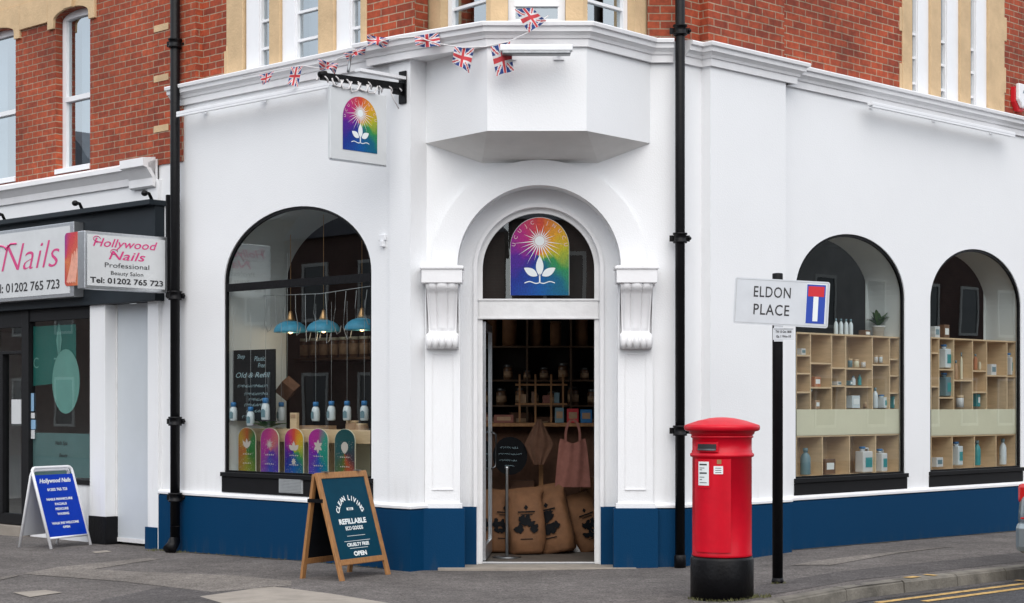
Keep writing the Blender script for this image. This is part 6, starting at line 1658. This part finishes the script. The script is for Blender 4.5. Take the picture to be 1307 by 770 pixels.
for i, (u, wd, hg, mt, gb, lb) in enumerate(((11.5, 6.5, 6.3, M['hb'], True, 'brick gabled house across the left street, nearest the junction'), (18.2, 6, 6.6, M['hr'], False, 'white rendered house across the left street beside the gabled one'), (24.4, 7, 6.2, M['hb'], True, 'second brick gabled house across the left street'), (31.6, 7, 6.8, M['hb2'], False, 'pale brick house further along the left street'), (38.8, 8, 7.2, M['hb'], True, 'third brick gabled house along the left street'), (47, 12, 7.4, M['hb'], False, 'long brick house furthest along the left street'))):
    o_ = L.p(-u + 6.0, -19, 0); house((o_.x, o_.y), -L.d, wd, hg, mt, lb, gb)
for i, (u, wd, hg, mt, gb, lb) in enumerate(((5.0, 6.5, 6.4, M['hr'], False, 'white house across the right street, nearest the junction'), (12, 6, 6.3, M['hb2'], True, 'pale brick gabled house across the right street'), (18.5, 7, 8.4, M['hs'], False, 'buff stone house along the right street'), (26, 8, 8.8, M['hs2'], True, 'tall gabled stone house along the right street'), (34.5, 12, 8.6, M['hb'], False, 'long brick house furthest along the right street'))):
    o_ = Rr.p(u + wd - .5, -19.0, 0); house((o_.x, o_.y), -Rr.d, wd, hg, mt, lb, gb)

house((8.0, -9.0), (-1, 0), 8, 6.3, M['hb'], 'unseen brick house added behind the viewpoint to keep sky out of the door glass'); house((-.2, -9.0), (-1, 0), 8, 6.0, M['hb'], 'second unseen brick house added behind the viewpoint', True)  # unseen houses, added to block bright sky from the fanlight's reflection

def tufts(name, spots, m, label=None):
    mb = MB(); rd = random.Random(5); mb.world = True
    for (x, y, rr, n_, h) in spots:
        for _ in range(n_):
            a = rd.uniform(0, 6.28); q = rr * rd.random() ** .5; px_, py_ = x + math.cos(a) * q, y + math.sin(a) * q; z = gz(px_) + .003
            b = rd.uniform(0, 6.28); l_ = h * rd.uniform(.4, 1); w_ = .004; dx, dy = math.cos(b) * l_ * .6, math.sin(b) * l_ * .6
            mb.v += [Vector((px_ - w_, py_, z)), Vector((px_ + w_, py_, z)), Vector((px_ + dx, py_ + dy, z + l_))]; k = len(mb.v); mb.f.append([k - 3, k - 2, k - 1]); mb.mi.append(0); mb.sm.append(False)
    o = mb.build(name, m); o['kind'] = 'stuff'; o['label'] = 'small weeds growing at the foot of the pipe, post box and sign post'; o['category'] = 'weeds'
M['weed'] = mat('dry_weed_green', (.10, .10, .035), .8, .3, 20)
sp0 = [(pbx + .27 * math.cos(R(a)), 14.33 + .27 * math.sin(R(a)), .03, 9, .03) for a in range(-170, 10, 10)] + [(pbx + .33, 14.25, .07, 60, .035), (sx, 15.22, .07, 40, .03), (p0.x + .05, p0.y + .02, .12, 70, .03), (p0.x - .25, p0.y + .2, .12, 50, .03)]
for k in range(26):
    q = L.p(-3.6 + k * .13, LW - .055, 0); sp0.append((q.x, q.y, .03, 5, .02))
tufts('weeds', sp0, M['weed'])
wf = []
def footline(fr, u0, u1, w0, seed):
    rd = random.Random(seed); a = []; b = []; n_ = int((u1 - u0) / .12)
    for k in range(n_ + 1):
        u = u0 + (u1 - u0) * k / n_; p = fr.p(u, w0, 0); q = fr.p(u, w0 - rd.uniform(.02, .07), 0); a.append((p.x, p.y)); b.append((q.x, q.y))
    sheet('wall_foot_dirt', a + b[::-1], M['dirt'], .0055)
M['dirt'] = tarmac('wall_foot_grit', (.075, .068, .055))
footline(L, ue, L.u(497), LW - .03, 1); footline(Rr, r_b, 12, -.03, 2)
# gum spots and stains on the pavement
mb = MB(); rd = random.Random(11); mb.world = True
for _ in range(110):
    x, y = rd.uniform(-5, 6), rd.uniform(13.9, 19.5)
    v = Vector((x, y)); 
    if (v - Vector((-1, 16.95))).dot(-L.n) < .15 or (v - Vector((1.667, 17.13))).dot(-Rr.n) < .15 or y > 17.0 and -1 < x < 1.7 or (v - Vector((2.2, 14.0))).dot(kn) > -.2: continue
    rr = rd.uniform(.012, .028); z = gz(x) + .0065
    k0 = len(mb.v); mb.v += [Vector((x + rr * math.cos(q) * rd.uniform(.8, 1.1), y + rr * math.sin(q), z)) for q in [2 * math.pi * i / 9 for i in range(9)]]
    mb.f.append([k0 + i for i in range(9)]); mb.mi.append(0); mb.sm.append(False)
o = mb.build('chewing_gum_spots', mat('trodden_gum', (.20, .19, .175), .8)); o['kind'] = 'stuff'

t = thing('small_timber_rack', 'small pale timber rack standing on the counter inside the doorway', 'rack', (AT(662, 500, 19.5).x, 19.62, 1.432))
ln_ = AT(720, 500, 19.5).x - AT(662, 500, 19.5).x
for x in (0, ln_ * .35, ln_ * .7, ln_ - .02):
    m = MB(); m.box(x, x + .022, 0, .022, 0, .55); m.build('post', M['oak'], t)
for z in (.20, .42):
    m = MB(); m.box(-.04, ln_ + .04, -.01, .12, z, z + .02); m.build('shelf', M['oak'], t)
for k, (px, dy, w_, h_, mt_, lb) in enumerate(((668, .02, .07, .10, 'amberlid', 'pale packet at the left of the small timber rack'), (682, .0, .06, .13, 'amber', 'dark packet second on the small timber rack'), (697, .03, .08, .09, 'cloth_pink', 'pinkish packet in the middle of the small timber rack'), (711, .01, .06, .12, 'greyblue', 'grey blue packet at the right of the small timber rack'))):
    m = MB(); m.box(-w_ / 2, w_ / 2, 0, .06, 0, h_, rot=Matrix.Rotation(R(random.uniform(-8, 8)), 3, 'Z')); o = m.build('packet', M[mt_], None, loc=(AT(px, 500, 19.6).x, 19.64 + dy * .3, 1.653), bev=.004); tag(o, lb, 'packet')
for k, (px, y, h_, w_, mt_, lb) in enumerate(((667, 19.1, .30, .26, 'cloth_brown', 'brown crate on the counter lower shelf left of the tote bag'), (703, 19.1, .22, .22, 'amber', 'dark low box on the counter lower shelf between the bags'), (752, 19.1, .34, .2, 'kraft', 'tall kraft carton on the counter lower shelf at right'))):
    m = MB(); m.box(-w_ / 2, w_ / 2, 0, .2, 0, h_); o = m.build('storage_box', M[mt_], None, loc=(AT(px, 500, 19.4).x, 19.36, .482), bev=.006); tag(o, lb, 'box')
